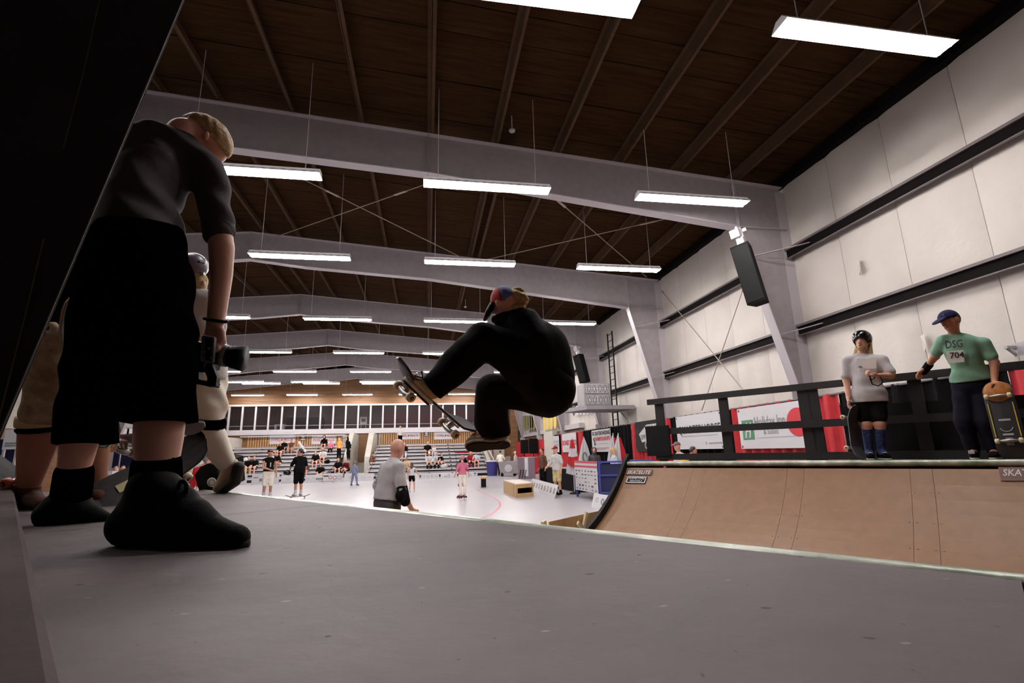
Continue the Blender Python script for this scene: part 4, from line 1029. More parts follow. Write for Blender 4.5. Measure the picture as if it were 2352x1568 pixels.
blob('sleeve_cuff', pc((500, 512, 1.885, 34), (504, 534, 1.88, 34)), K_char, man, .008, .01, [(dep(508, 540, 1.88), EY), (dep(508, 508, 1.88), -EY)])
hn_, hf_ = dep(366, 968, 1.37), dep(198, 1016, 1.78); hh = hf_-hn_; hl = math.hypot(hh[0], hh[1]); hz = A(hh[0], hh[1], 0)/hl; slp = hh[2]/hl
q = pc((320, 560, 1.69, 94), (312, 640, 1.68, 102)) + pc((340, 640, 1.62, 90), (366, 800, 1.48, 76), (364, 900, 1.40, 74), (364, 1010, 1.37, 80)) + pc((275, 640, 1.75, 88), (235, 800, 1.8, 68), (205, 930, 1.83, 60), (196, 1040, 1.83, 62))
blob('shorts', q, K_jet, man, .009, .04, [(hn_, hz*slp - ZV), (dep(320, 520, 1.72), -EY)], (.007, 36, (.2, .2, 1), 2.0))
for nm, S in (('near', ((360, 1070, 1.36, 47), (356, 1160, 1.33, 52))), ('far', ((170, 1088, 1.83, 34), (160, 1165, 1.83, 36)))):
    blob('sock', pc(*[(x_, y_, d_, r_+3) for x_, y_, d_, r_ in S]), K_jet, man, .008, .01, [(dep(S[0][0], S[0][1]-22, S[0][2]), -EY)])
sh_ = blob('shoe', pc((292, 1200, 1.31, 40), (352, 1150, 1.33, 56)) + pc((350, 1175, 1.33, 60), (440, 1190, 1.28, 46), (480, 1218, 1.27, 38), (545, 1234, 1.245, 26)) + pc((290, 1215, 1.31, 36), (540, 1240, 1.245, 26)) + pc((352, 1120, 1.33, 52), (410, 1150, 1.3, 38)), mat('black knit', (9, 8, 8), rough=.9, bump=.1, bscale=160, spec=.2), man, .008, .02)
blob('sole', pc((275, 1230, 1.31, 22), (330, 1238, 1.3, 22), (460, 1246, 1.26, 22), (552, 1248, 1.242, 22)), M_bsole, sh_, .007, .015)
part('lace_loop', M_black, sh_, lambda b: b.tube([dep(420+9*math.cos(a), 1122+18*math.sin(a), 1.285) for a in np.linspace(0, 2*math.pi, 15)], .0055, 6, caps=False))
s2 = blob('shoe', pc((112, 1180, 1.8, 30), (160, 1150, 1.83, 40)) + pc((150, 1170, 1.82, 40), (205, 1180, 1.84, 24), (245, 1192, 1.86, 13)) + pc((110, 1192, 1.79, 20), (250, 1194, 1.86, 10)), mat('black knit', (9, 8, 8)), man, .009, .02)
blob('sole', pc((100, 1206, 1.79, 12), (252, 1198, 1.87, 8)), M_bsole, s2, .008, .01)
part('bracelet', K_black, man, lambda b: b.tube([dep(496, 735, 1.78)+EX*.036*math.cos(a)+EZ*.036*math.sin(a)+EY*.006*math.cos(a) for a in np.linspace(0, 2*math.pi, 17)], .006, 6, caps=False))

# the camera rig in his hand
M_cam = mat('camera body', (7, 6, 6), rough=.6, spec=.1); M_cage = mat('cage alloy', (130, 122, 124), rough=.3, metal=.6); M_lens = mat('lens barrel', (16, 14, 15), rough=.4, spec=.3)
rig = thing('camera', 'black camera with long hooded lens in a metal cage, held by the bending man', 'camera', dep(480, 820, 1.76))
lx = unit(EX*.96+EY*.16+EZ*.12); ly = unit(EY-lx*(EY @ lx)); lz = np.cross(lx, ly)
def cp(x, y, d=1.76): return dep(x, y, d)
part('camera_body', M_cam, rig, lambda b: b.box(cp(474, 818), (.05, .1, .13), (lx, ly, lz)))
c0 = cp(486, 812)
part('lens', M_lens, rig, lambda b: b.rev(c0, lx, [(0, .028), (.002, .034), (.03, .035), (.032, .038), (.06, .038), (.062, .036), (.075, .036)], 24))
part('lens_hood', M_cam, rig, lambda b: b.rev(c0+lx*.062, lx, [(0, .036), (.01, .04), (.048, .046), (.0485, .042), (.012, .034)], 24))
part('focus_ring', M_cage, rig, lambda b: b.rev(c0+lx*.034, lx, [(0, .0385), (.001, .0395), (.02, .0395), (.021, .0385)], 24))
def f(b):
    for a, c in (((468, 772), (493, 776)), ((493, 776), (489, 832)), ((489, 832), (465, 827)), ((465, 827), (468, 772))): b.bar(dep(*a, 1.69), dep(*c, 1.69), .006, .012, EZ)
part('cage_frame', M_cage, rig, f)
part('cage_plate', M_cam, rig, lambda b: b.box(dep(479, 802, 1.70), (.034, .085, .006), (EX, EY, EZ)))
part('cage_screw', M_truck, rig, lambda b: [b.rev(dep(x, y, 1.692), EZ, [(-.004, .004), (.003, .004)], 8) for x, y in ((480, 800), (471, 808), (486, 822), (470, 822))])
part('top_handle', M_cam, rig, lambda b: (b.bar(dep(462, 792, 1.76), dep(512, 796, 1.76), .02, .018), b.bar(dep(466, 795, 1.76), dep(466, 815, 1.76), .014, .014)))
part('base_plate', M_cam, rig, lambda b: (b.bar(dep(438, 874, 1.74), dep(496, 884, 1.74), .05, .016), b.bar(dep(478, 838, 1.75), dep(492, 872, 1.74), .016, .03), b.bar(dep(455, 836, 1.76), dep(455, 872, 1.75), .016, .03), b.box(dep(490, 878, 1.73), (.03, .03, .03))))

# ================================================= the airborne skater
D = 3.0
sk8 = thing('person', 'airborne skater in black jacket and trousers, colourful cap and beige shoes', 'person', dep(1200, 900, D))
hx = unit(EX*-.35+EY*.72+EZ*.6)                              # where the face points: down, away
b_ = pc((1180, 735, 3.0, 22), (1168, 712, 3.0, 22)) + [pe(1164, 694, 3.0, 28, 33, -25, 30), pe(1150, 706, 3.02, 20, 24, -25, 22), pe(1144, 697, 2.925, 6, 10, -20, 7)] + pc((1136, 702, 3.04, 5), (1133, 708, 3.045, 5))
b_ += pc((1190, 760, 3.0, 40), (1255, 850, 3.0, 40), (1262, 895, 3.0, 38)) + pc((1255, 890, 2.95, 34), (1112, 775, 2.86, 26), (995, 890, 2.78, 15), (978, 888, 2.78, 10)) + pc((1258, 905, 3.06, 34), (1126, 893, 3.0, 22), (1132, 985, 3.1, 16), (1090, 1005, 3.12, 12))
b_ += pc((1200, 745, 3.0, 22), (1232, 775, 2.9, 20), (1255, 838, 2.88, 16), (1205, 822, 2.96, 12)) + pc((1190, 745, 3.05, 20), (1200, 790, 3.12, 16), (1165, 800, 3.1, 12))
b_ += hand_prims(dep(1205, 822, 2.96), EX*-.9+EY*.2, EY, -EZ, .9, .7) + hand_prims(dep(1165, 800, 3.1), EX*-.9+EY*.1, EX, -EZ, .9, .7)
blob('body', b_, SK1, sk8, .009, .02)
j = pc((1172, 742, 3.0, 26), (1200, 752, 3.0, 44), (1238, 800, 3.0, 66), (1258, 850, 3.0, 62), (1262, 880, 3.0, 58)) + pc((1185, 746, 2.98, 30), (1150, 738, 3.02, 14)) + pc((1200, 748, 2.95, 38), (1228, 782, 2.88, 34), (1254, 836, 2.88, 26), (1210, 824, 2.95, 20)) + pc((1190, 748, 3.05, 34), (1200, 790, 3.1, 26))
blob('jacket', j, K_black, sk8, .011, .04, [(dep(1138, 718, 3.0), -EY*.85-EX*.5)], (.007, 38, (.5, .4, -.6), .4))
blob('collar', pc((1138, 734, 3.03, 10), (1160, 727, 2.95, 12), (1196, 718, 2.96, 13), (1214, 724, 3.03, 11)), K_black, sk8, .009, .02)
tr_ = pc((1268, 892, 2.96, 56), (1240, 868, 2.94, 60), (1180, 812, 2.88, 52), (1112, 782, 2.85, 42), (1078, 810, 2.83, 42), (1030, 856, 2.8, 36), (994, 890, 2.78, 32)) + pc((1262, 900, 3.05, 58), (1200, 898, 3.04, 46), (1128, 896, 3.0, 37), (1126, 935, 3.05, 40), (1132, 988, 3.1, 40))
blob('trousers', tr_, K_black, sk8, .011, .03, [(dep(1134, 1000, 3.1), EY), (dep(992, 892, 2.78), EX*-.75+EY*.62)], (.008, 34, (.7, .3, .6), 1.1))
# cap: red front, blue crown, yellow back
M_cr = mat('red cap panel', (186, 44, 48), rough=.7); M_cb = mat('blue cap panel', (96, 110, 168), rough=.7); M_cy = mat('yellow cap panel', (214, 196, 110), rough=.7)
cc = [pe(1156, 685, 3.0, 30, 29, -30, 31)]
cutb = (dep(1163, 692, 3.0), EX*.35+EY*.95)
c1 = blob('cap', cc, M_cb, sk8, .008, .01, [cutb, (dep(1150, 676, 3.0), EX*-.8+EY*.25), (dep(1176, 668, 3.0), EX*.8-EY*.2)])
blob('cap_front', cc, M_cr, c1, .008, .01, [cutb, (dep(1150, 676, 3.0), EX*.8-EY*.25)])
blob('cap_back', cc, M_cy, c1, .008, .01, [cutb, (dep(1176, 668, 3.0), EX*-.8+EY*.2)])
blob('cap_bill', [pe(1124, 714, 3.02, 28, 7, 118, 30), pe(1128, 706, 3.02, 24, 7, 118, 30)], M_black, c1, .007, .012)
part('bill_edge', M_cr, c1, lambda b: b.tube([dep(1133, 690, 2.96), dep(1117, 713, 2.95), dep(1110, 735, 2.98)], .003, 5))
hp = [pe(1182, 686, 3.0, 21, 24, 0, 26), pe(1198, 676, 2.98, 12, 12), pe(1204, 690, 2.97, 10, 9), pe(1188, 668, 2.98, 12, 9)]
for x, y, rx, ry in ((1192, 690, 15, 10), (1200, 683, 9, 11), (1205, 694, 7, 9), (1186, 674, 13, 10), (1180, 705, 14, 10), (1196, 703, 12, 7), (1208, 688, 5, 6), (1170, 700, 10, 12)): hp.append(pe(x, y, 2.97, rx, ry, 20, 16))
blob('hair', hp, H_sandy, sk8, .006, .008, (), (.004, 130, (.4, .3, 1), .6))
# beige shoes
def shoe(parent, heel, toe, ankle, dh, dt, up2, sole_dir, nm='shoe', r=1.0):
    h, t = dep(*heel, dh), dep(*toe, dt); d = unit(t-h); n = unit(A(*sole_dir)-d*(A(*sole_dir) @ d)); L = np.linalg.norm(t-h); v = np.cross(d, n)
    P = [ell(h+d*.05-n*.035, (.055, .036, .05), (d, v, n)), ell(h+d*L*.35-n*.03, (L*.3, .038, .04), (d, v, n)), ell(h+d*L*.7-n*.012, (L*.3, .044, .032), (d, v, n)), cap(h+d*.06-n*.03, dep(*ankle, (dh+dt)/2), .042, .04)]
    s = blob(nm, P, K_sbeige, parent, .008, .02, [(h+n*.012, n)])
    so = blob('sole', [ell(h+d*.055, (.062, .038, .1), (d, v, n)), ell(h+d*L*.5, (L*.42, .036, .1), (d, v, n)), ell(h+d*L*.74, (L*.3, .047, .1), (d, v, n))], M_sole, s, .007, .01, [(h+n*.008, -n), (h+n*.03, n)])
    blob('outsole', [ell(h+d*.055, (.06, .036, .1), (d, v, n)), ell(h+d*L*.5, (L*.42, .034, .1), (d, v, n)), ell(h+d*L*.74, (L*.295, .045, .1), (d, v, n))], M_bsole, s, .006, .01, [(h+n*.03, -n), (h+n*.042, n)])
    part('lace', M_white, s, lambda b: [b.tube([h+d*(L*.42+.03*k)-n*(.064-.008*k)-v*.022, h+d*(L*.43+.03*k)-n*(.071-.008*k), h+d*(L*.42+.03*k)-n*(.064-.008*k)+v*.022], .004, 5) for k in range(4)])
    return s
cb = dep(994, 934, 3.0)
bu = (dep(1085, 1010, 3.22)-dep(905, 856, 2.74)); bv = (dep(945, 945, 2.82)-dep(910, 910, 2.96))
bu_ = unit(bu); bv_ = unit(bv-bu_*(bv @ bu_)); bn = np.cross(bu_, bv_)
if bn @ (dep(928, 930, 2.9)-dep(945, 895, 2.92)) < 0: bn = -bn
f1 = shoe(sk8, (996, 920), (936, 862), (996, 886), 2.8, 2.76, None, bn)
part('lace_loop', M_black, f1, lambda b: b.tube([dep(972, 868, 2.75), dep(952, 862, 2.73), dep(956, 872, 2.73), dep(972, 872, 2.75), dep(968, 852, 2.74)], .004, 5))
f2 = shoe(sk8, (1170, 1012), (1070, 1018), (1140, 985), 3.1, 3.06, None, EY*.55-EZ*.83)
part('sole_print', M_dgrey if False else mat('sole print', (70, 60, 58)), f2, lambda b: [b.box(dep(1148+k*5, 1016-k, 3.02), (.006, .02, .004), (EX, EY, EZ)) for k in range(3)])
skateboard('skateboard in mid air under the airborne skater, cream wheels towards the lens', dep(997, 925, 2.98), bu, bv, bn, .78, .205, None, mat('dark deck bottom', (64, 54, 56), rough=.5, var=.3, vscale=12))

# ================================================= the two riders on the far deck
NP = 7.45
def hx_(x, y, off=0.0): return onN(x, y, NP+off)
Vt = -NV                                                       # they face the camera side
# helmeted rider
J = dict(hd=hx_(1981, 784), nk=hx_(1981, 812, .03), ch=hx_(1986, 848, .02), pv=hx_(1996, 912, .03), shL=hx_(2026, 822), shR=hx_(1946, 822), elL=hx_(2046, 862, -.03), elR=hx_(1944, 872), wrL=hx_(2020, 862, -.22), wrR=hx_(1949, 912, -.06), hnL=hx_(2004, 862, -.24), hnR=hx_(1950, 935, -.06),
         hpL=hx_(2014, 920, .03), hpR=hx_(1982, 920, .03), knL=hx_(2021, 974, -.02), knR=hx_(1990, 974, -.02), anL=hx_(2026, 1044, .05), anR=hx_(1998, 1044, .05), toL=hx_(2040, 1056, -.1), toR=hx_(2002, 1056, -.1), fw=Vt*.96+CV*.2-ZV*.05, pnL=A(0, 0, 1), pnR=-CV)
for k in ('toL', 'toR'): J[k][2] = ZD+.055
for k in ('anL', 'anR'): J[k][2] = max(J[k][2], ZD+.1)
r1, G1 = person('rider in black helmet, grey t-shirt and patterned knee socks holding a board upright', J, dict(skin=SK1, shirt=(K_grey, .8, .06), legs=(K_black, .72), socks=(mat('navy patterned sock', (20, 24, 48), rough=.9, col2=(58, 74, 132), vscale=34), .82), shoes=K_black, hair=(H_blond, 'long'), hat=('helmet', M_gloss), fat=1.05, browm=H_sandy, beard=H_sandy, curlL=1.0), .98, .011, None, True)
M_bib = mat('bib paper', (240, 238, 238), rough=.7)
bib = part('bib', M_bib, r1, lambda b: b.quad(hx_(1968, 823, -.16), hx_(1968, 847, -.15), hx_(2013, 846, -.15), hx_(2013, 823, -.16), .004))
part('bib_print', M_grey, bib, lambda b: b.box(hx_(1976, 842, -.165), (.03, .01, .02), (-CV, NV, ZV)))
part('wrist_guard', K_black, r1, lambda b: (b.tube([hx_(1998, 868, -.27), hx_(2004, 882, -.27), hx_(2018, 886, -.27), hx_(2028, 878, -.26), hx_(2022, 866, -.25)], .007, 5), b.tube([hx_(1996, 862, -.27), hx_(2002, 872, -.28), hx_(2010, 866, -.27)], .008, 5)))
bu = hx_(1968, 1056, -.12)-hx_(1952, 928, -.1); ln = np.linalg.norm(bu)
def prints(t, c, u, v, n, h):
    for k in (-.06, -.02, .05, .09):
        for x in (-.02, .015): part('print', M_lgrey, t, lambda b: b.box(c+u*k+v*x+n*(h+.001), (.02, .012, .002), (unit(u+v*.6), unit(v-u*.6), n)))
skateboard('skateboard stood on its tail in the hand of the grey t-shirt rider', hx_(1962, 993, -.12), bu, CV*.35-NV*.9, -CV*-.9-NV*.5, min(ln, .82), .2, None, mat('blue grey deck bottom', (70, 74, 96), rough=.5, col2=(110, 112, 124), vscale=14), prints)
# teal shirt rider
J = dict(hd=hx_(2182, 737, -.08), nk=hx_(2192, 768), ch=hx_(2212, 806), pv=hx_(2234, 880, .05), shL=hx_(2256, 782), shR=hx_(2164, 778, -.02), elL=hx_(2284, 832), elR=hx_(2148, 818, .1), wrL=hx_(2284, 874, -.06), wrR=hx_(2128, 845, .25), hnL=hx_(2287, 900, -.08), hnR=hx_(2110, 860, .3),
         hpL=hx_(2250, 888, .05), hpR=hx_(2212, 888, .05), knL=hx_(2262, 968, -.03), knR=hx_(2214, 968, -.03), anL=hx_(2286, 1040, .06), anR=hx_(2236, 1040, .06), toL=hx_(2282, 1052, -.1), toR=hx_(2240, 1052, -.1), fw=Vt*.72+CV*.62-ZV*.28, hu=ZV+CV*.1, pnR=-ZV, pnL=CV)
for k in ('toL', 'toR'): J[k][2] = ZD+.055
for k in ('anL', 'anR'): J[k][2] = max(J[k][2], ZD+.1)
r2, G2 = person('rider in teal t-shirt, navy cap and number 704 bib leaning on the rail', J, dict(skin=SK2, shirt=(K_teal, .72, -.03), legs=(cloth('blue black', (20, 20, 30)), 1.95), shoes=K_black, hat=('cap', K_navy), hair=(H_dark, 'short'), browm=H_dark), 1.0, .011, None, True)
fn = Vt; bp = [hx_(2173, 807, -.17), hx_(2177, 834, -.155), hx_(2215, 831, -.155), hx_(2213, 803, -.17)]
bib = part('bib', M_bib, r2, lambda b: b.quad(*bp, .004))
rt_ = unit(bp[2]-bp[1]); up_ = unit(bp[0]-bp[1])
text('bib_number', '704', M_ink, bp[1]+rt_*.025+up_*.05+Vt*.006, rt_, up_, .066, bib, width=.115, bold=.012)
text('shirt_lettering', 'DSG', K_dgrey, hx_(2172, 800, -.168), rt_, up_, .085, r2, width=.14, bold=.012)
part('cap_patch', M_rprint, r2, lambda b: b.box(G2['hd']+unit(G2['fw'])*.1+ZV*.085, (.07, .012, .03), (np.cross(unit(G2['fw']), ZV), unit(G2['fw']), ZV)))
wd_ = unit(G2['wrR']-G2['elR'])
blob('wrist_guard', [cap(G2['wrR']-wd_*.06, G2['wrR']+wd_*.07, .045, .04)], K_black, r2, .01, .01)
part('shoe_mark', M_white, r2, lambda b: b.box(G2['toR']+Vt*.04+ZV*.04+CV*.02, (.05, .02, .035), (CV, NV, ZV)))
blob('glove', hand_prims(G2['wrL'], G2['hnL']-G2['wrL'], CV, Vt, 1.12, .5), K_brown, r2, .009, .012)
bu = hx_(2326, 1034, -.2)-hx_(2288, 888, -.1); ln = np.linalg.norm(bu)
def prints2(t, c, u, v, n, h):
    part('print', M_lgrey, t, lambda b: b.box(c+u*.01+n*(h+.002), (.02, .09, .003), (u, v, n))); part('print', M_lgrey, t, lambda b: b.box(c+u*.16+n*(h+.002), (.018, .08, .003), (u, v, n)))
    part('print', M_lgrey, t, lambda b: (b.tube([c+u*.08+v*.05*math.cos(a)+u*.05*math.sin(a)+n*(h+.002) for a in np.linspace(.2, 2.9, 9)], .005, 5)))
    blob('orange_tail', [ell(c-u*.29+n*.004, (.115, .112, .03), (u, v, n))], mat('orange stain', (176, 108, 44), rough=.5, var=.25, vscale=20), t, .01, .01)
skateboard('black skateboard with orange tail and yellow rails held by the teal shirt rider', hx_(2307, 962, -.17), bu, -CV*.95-NV*.1, Vt, .84, .235, None, mat('black deck bottom', (26, 22, 22), rough=.5), prints2, True)

# ================================================= skater in white behind the cameraman
wh = thing('person', 'skater in white with purple-grey helmet and knee pads walking off the deck', 'person', onZ(430, 1128, ZD))
d = 3.25
sk = [pe(448, 620, d, 20, 26, 0, 24), pe(466, 650, d-.02, 6, 9)] + pc((452, 640, d, 16), (455, 670, d, 17), (460, 720, d, 30), (468, 860, d, 34)) + pc((465, 860, d, 32), (478, 960, d-.05, 26), (515, 1060, d, 14)) + pc((450, 870, d+.05, 30), (428, 1000, d+.1, 20), (418, 1100, d+.12, 12)) + pc((478, 690, d, 16), (490, 760, d, 12), (484, 830, d+.1, 10), (462, 870, d+.2, 9)) + pc((435, 690, d, 16), (400, 780, d, 12), (380, 880, d-.05, 10), (372, 960, d-.1, 9))
sk += hand_prims(dep(462, 870, d+.2), EY, EX, EZ, .9, .5) + hand_prims(dep(372, 960, d-.1), EY, EX, EZ, .9, .8)
blob('body', sk, SK1, wh, .012, .02)
blob('shirt', pc((455, 682, d, 30), (466, 740, d, 40), (476, 810, d, 40), (476, 860, d, 42)) + pc((482, 690, d, 24), (498, 760, d, 20), (497, 800, d, 16)) + pc((436, 690, d, 22), (402, 780, d, 18)), K_white, wh, .014, .03, [(dep(455, 664, d), -EY), (dep(470, 872, d), EY)], (.008, 34, (.3, .2, 1), .8))
blob('trousers', pc((470, 860, d, 44), (476, 930, d-.04, 42), (470, 985, d-.06, 34), (484, 1005, d-.05, 34), (518, 1058, d, 22)) + pc((448, 870, d+.05, 40), (430, 1000, d+.1, 25), (418, 1085, d+.12, 17)), K_cream, wh, .013, .025, [(dep(470, 850, d), -EY)], (.01, 34, (.3, .6, .7), .2))
blob('knee_pad', [pe(452, 1000, d-.12, 26, 22, 35, 14)] + pc((450, 985, d-.1, 12), (486, 965, d-.08, 12)), K_black, wh, .012, .02)
blob('pad_strap', pc((472, 962, d-.05, 39), (475, 974, d-.06, 39)), K_jet, wh, .012, .01, [(dep(472, 955, d-.05), EX*.2-EY), (dep(474, 978, d-.05), EX*-.2+EY)])
s_ = blob('shoe', pc((532, 1068, d, 16), (514, 1108, d, 16), (502, 1120, d, 12)), K_sbeige, wh, .011, .02)
blob('sole', pc((548, 1072, d-.04, 13), (540, 1104, d-.06, 13), (512, 1126, d-.04, 10)), M_bsole, s_, .009, .01)
blob('shoe', pc((416, 1104, d+.12, 15), (414, 1118, d+.0, 12), (424, 1120, d+.2, 12)), K_sbeige, wh, .011, .02)
hl_ = blob('helmet', [pe(444, 610, d, 30, 30, 0, 34)], M_purp, wh, .01, .01, [(dep(446, 630, d), EY*.95-EX*.2)])
part('vent', M_black, hl_, lambda b: [b.rev(dep(x, y, d-.1), EZ, [(-.02, .007), (.03, .007)], 10) for x, y in ((461, 602),)])
blob('hair', [pe(456, 645, d, 19, 22, 0, 20), pe(460, 662, d, 14, 12)], H_blond, wh, .009, .015, (), (.003, 120, (1, .3, .2), .4))
part('buckle', M_truck, hl_, lambda b: b.box(dep(464, 628, d-.02), (.03, .018, .02), (EX, EY, EZ)))
skateboard('skateboard hanging from the hand of the skater in white', dep(350, 1004, 2.95), EX+EY*-.1+EZ*.05, EZ*.8+EY*.35, EY, .58, .19, None, mat('grey deck bottom', (104, 98, 102), rough=.6))

# ================================================= rider in camo shorts behind the cameraman
cm = thing('person', 'rider in camo shorts and knee brace half hidden behind the cameraman', 'person', onZ(70, 1165, ZD))
d = 2.5
sk = pc((165, 740, d, 55), (180, 600, d, 60)) + [pe(190, 470, d, 30, 38)] + pc((185, 540, d, 26), (188, 500, d, 24)) + pc((150, 800, d, 50), (100, 965, d, 44), (90, 1010, d, 38), (64, 1120, d, 22)) + pc((190, 800, d+.05, 50), (210, 960, d+.1, 40), (215, 1100, d+.15, 25)) + pc((215, 560, d, 26), (235, 680, d, 20), (215, 800, d, 15)) + pc((150, 560, d, 26), (160, 660, d-.05, 20), (180, 740, d-.1, 15))
sk += hand_prims(dep(215, 800, d), EY, EX, EZ, 1, .6) + hand_prims(dep(180, 740, d-.1), EX, EY, EZ, 1, .6)
blob('body', sk, SK2, cm, .013, .02)
blob('shirt', pc((165, 730, d, 68), (180, 600, d, 72)) + pc((150, 560, d, 36), (157, 640, d-.03, 30)) + pc((215, 560, d, 36), (230, 650, d, 30)), K_black, cm, .015, .03)
blob('shorts', pc((165, 770, d, 66), (145, 830, d-.04, 66), (118, 905, d-.05, 52), (103, 940, d-.04, 49)) + pc((190, 780, d+.05, 62), (212, 900, d+.1, 52)), K_camo, cm, .012, .03, (), (.012, 30, (.5, .3, .8), .4))
blob('knee_brace', pc((98, 958, d-.02, 47), (96, 975, d-.02, 47)), K_khaki, cm, .011, .01, [(dep(98, 950, d), -EY), (dep(98, 976, d), EY)])
blob('brace_strap', pc((96, 975, d-.02, 46), (95, 985, d-.02, 45)), K_black, cm, .011, .01, [(dep(98, 977, d), -EY), (dep(98, 988, d), EY)])
blob('shoe', pc((52, 1140, d-.02, 24), (62, 1125, d, 26)) + pc((60, 1145, d, 24), (100, 1158, d-.15, 15)), K_brown, cm, .011, .02)
blob('shoe', pc((210, 1125, d+.15, 24), (225, 1140, d, 16)), K_brown, cm, .012, .02)
skateboard('skateboard held upright against the camo shorts', dep(200, 850, 2.32), EY+EX*.1, EX*.2+EZ*.9, -EX, .74, .2)
p0 = onZ(262, 1163, ZD)
skateboard('grey skateboard tilted on the deck between the legs of the cameraman', dep(316, 1102, 2.6), EX*.6-EY*.36+EZ*.7, EZ*-.5+EY*.6+EX*.5, EY, .7, .2, None, M_grip, lambda t, c, u, v, n, h: part('sticker', mat('pale yellow sticker', (214, 206, 150)), t, lambda b: b.box(c-u*.04-n*.004, (.1, .05, .002), (u, v, n))))
skateboard('skateboard with orange wheels behind the timber ledge', dep(15, 1110, 2.45)-(EX*.6-EY*.8)*.059-(EY*.6+EX*.8)*.1925+EZ*.088, EY*.6+EX*.8, EZ, EX*.6-EY*.8, .7, .2, M_owheel, M_black)
M_wedge = K_black
wm = thing('floor_monitor', 'black wedge floor monitor with round white badge beside the lifted shoe', 'speaker', onZ(475, 1129, ZD))
P = [dep(x, y, 3.55) for x, y in ((458, 1129), (447, 1092), (460, 1072), (478, 1064), (500, 1068), (505, 1129))]
part('cabinet', M_spk, wm, lambda b: b.prism(P, EZ*.3+EX*.02))
bc = dep(487, 1107, 3.53)
part('badge', M_white, wm, lambda b: b.rev(bc, -EZ, [(0, .033), (.004, .033), (.0045, .001)], 20)); part('badge_ring', M_grey, wm, lambda b: b.tube([bc-EZ*.006+EX*.022*math.cos(a)+EY*.022*math.sin(a) for a in np.linspace(0, 2*math.pi, 15)], .003, 5, caps=False))
# ------------------------------------------------------------------ people on the floor
def toward(a): return unit(A(-a[0], -a[1], 0))
def hgt(b, ytop):
    """standing height whose top lands on a picture row, above a floor point"""
    lo, hi = 0.3, 3.0
    for _ in range(40):
        m_ = (lo+hi)/2; q = ROT @ (A(b[0], b[1], b[2]+m_)-CAM); y = 784 + FPX*q[1]/q[2]
        if y > ytop: lo = m_
        else: hi = m_
    return m_
def stand(x, yf, ytop, head, lab, o, detail=False, vox=.022, depth=None, P=None, lift=0.0, group=None, **kw):
    if depth: p = dep(x, 1046, depth); b = A(p[0], p[1], lift)
    else: b = onZ(x, yf, lift)
    s = hgt(b, ytop)/1.755
    if P is not None: kw = dict(kw, **P)
    return person(lab, pose(b, head, STAND, s, **kw), o, s, vox, group, detail)[0], b, s
# bald man close to the deck
bald, bb, bs = stand(893, 0, 998, (.9, .55, 0), 'bald man in loose grey t-shirt with black elbow pad beyond the deck', dict(skin=SK1, shirt=(K_grey, .95, -.03), legs=(K_dgrey, 1.0), shoes=K_black, socks=(K_white, .3), fat=1.12, legw=1.15), True, .012, 6.1, None, 0, None,
    lean=.12, hd=(0, .03, 1.585), elR=(.26, .02, 1.1), wrR=(.24, .2, .86), elL=(-.27, -.03, 1.12), wrL=(-.3, 0, .86), look=(.75, .55, -.25))
f_ = unit(A(.9, .55, 0)); r_ = np.cross(f_, ZV); e_ = bb + bs*(r_*.25+f_*.05+ZV*1.06)
blob('elbow_pad', [cap(e_+ZV*.07, e_-ZV*.09+f_*.05, .068, .06), ell(e_-f_*.03-ZV*.02+r_*.03, (.06, .06, .08))], K_black, bald, .012, .02)
part('pad_label', M_lgrey, bald, lambda b: b.box(e_+r_*.062+ZV*.05-f_*.02, (.09, .006, .025), (f_, r_, ZV)))
text('shirt_print', 'S', M_grey, bb + bs*(-f_*.13+r_*-.1+ZV*1.18), r_, ZV, .12, bald)
# tank top player
t1, b, s = stand(612, 1146, 1031, (.45, -.9, 0), 'shirtless-armed person in black numbered vest, headband and cream shorts', dict(skin=SK2, shirt=(K_black, 0, -.02), legs=(K_cream, .95), shoes=K_white, socks=(K_white, .3), hair=(H_dark, 'short')), False, .02, elR=(.2, .12, 1.1), wrR=(-.02, .24, 1.02), look=(.8, -.6, 0))
f_ = unit(A(.45, -.9, 0)); r_ = np.cross(f_, ZV); hd = b + s*(f_*.02+ZV*1.63)
blob('headband', [ell(hd+ZV*.045*s, (.092*s, .106*s, .1*s), (r_, f_, ZV))], K_black, t1, .016, .01, [(hd+ZV*.065*s, ZV), (hd+ZV*.02*s, -ZV)])
text('vest_number', '11', M_white, b + s*(f_*.155+r_*-.1+ZV*1.12), -r_*-1, ZV, .17, t1, width=.2)
# black t-shirt skater looking away, helmet in the hand, on a board
t2, b, s = stand(684, 1139, 1029, (-.55, .75, 0), 'person in black t-shirt and shorts holding a dark helmet, standing on a board', dict(skin=SK2, shirt=(K_black, .95, .12), legs=(K_black, .98), shoes=K_white, socks=(K_white, .25), hair=(H_dark, 'short'), fat=1.15), False, .02, look=(-.9, .3, 0), elL=(-.27, .1, 1.12), wrL=(-.24, .28, .98), lift=.1)
f_ = unit(A(-.55, .75, 0)); r_ = np.cross(f_, ZV)
hp_ = b + s*(r_*-.28+f_*.42+ZV*.86)
th = thing('helmet', 'dark skate helmet hanging from the hand of the black t-shirt person', 'helmet', hp_)
blob('shell', [ell(hp_, (.14, .16, .13)), hole(ell(hp_-ZV*.06+f_*.02, (.11, .13, .12)))], M_gloss, th, .014, .01); part('strap', M_black, th, lambda b: b.tube([hp_+A(.1, 0, 0), hp_+A(.06, 0, .16), hp_+A(-.1, 0, 0)], .01, 5))
skateboard('dark skateboard under the black t-shirt person with white shoes', b-ZV*.012, A(.9, .2, 0), A(-.2, .9, 0), -ZV, .85, .22)
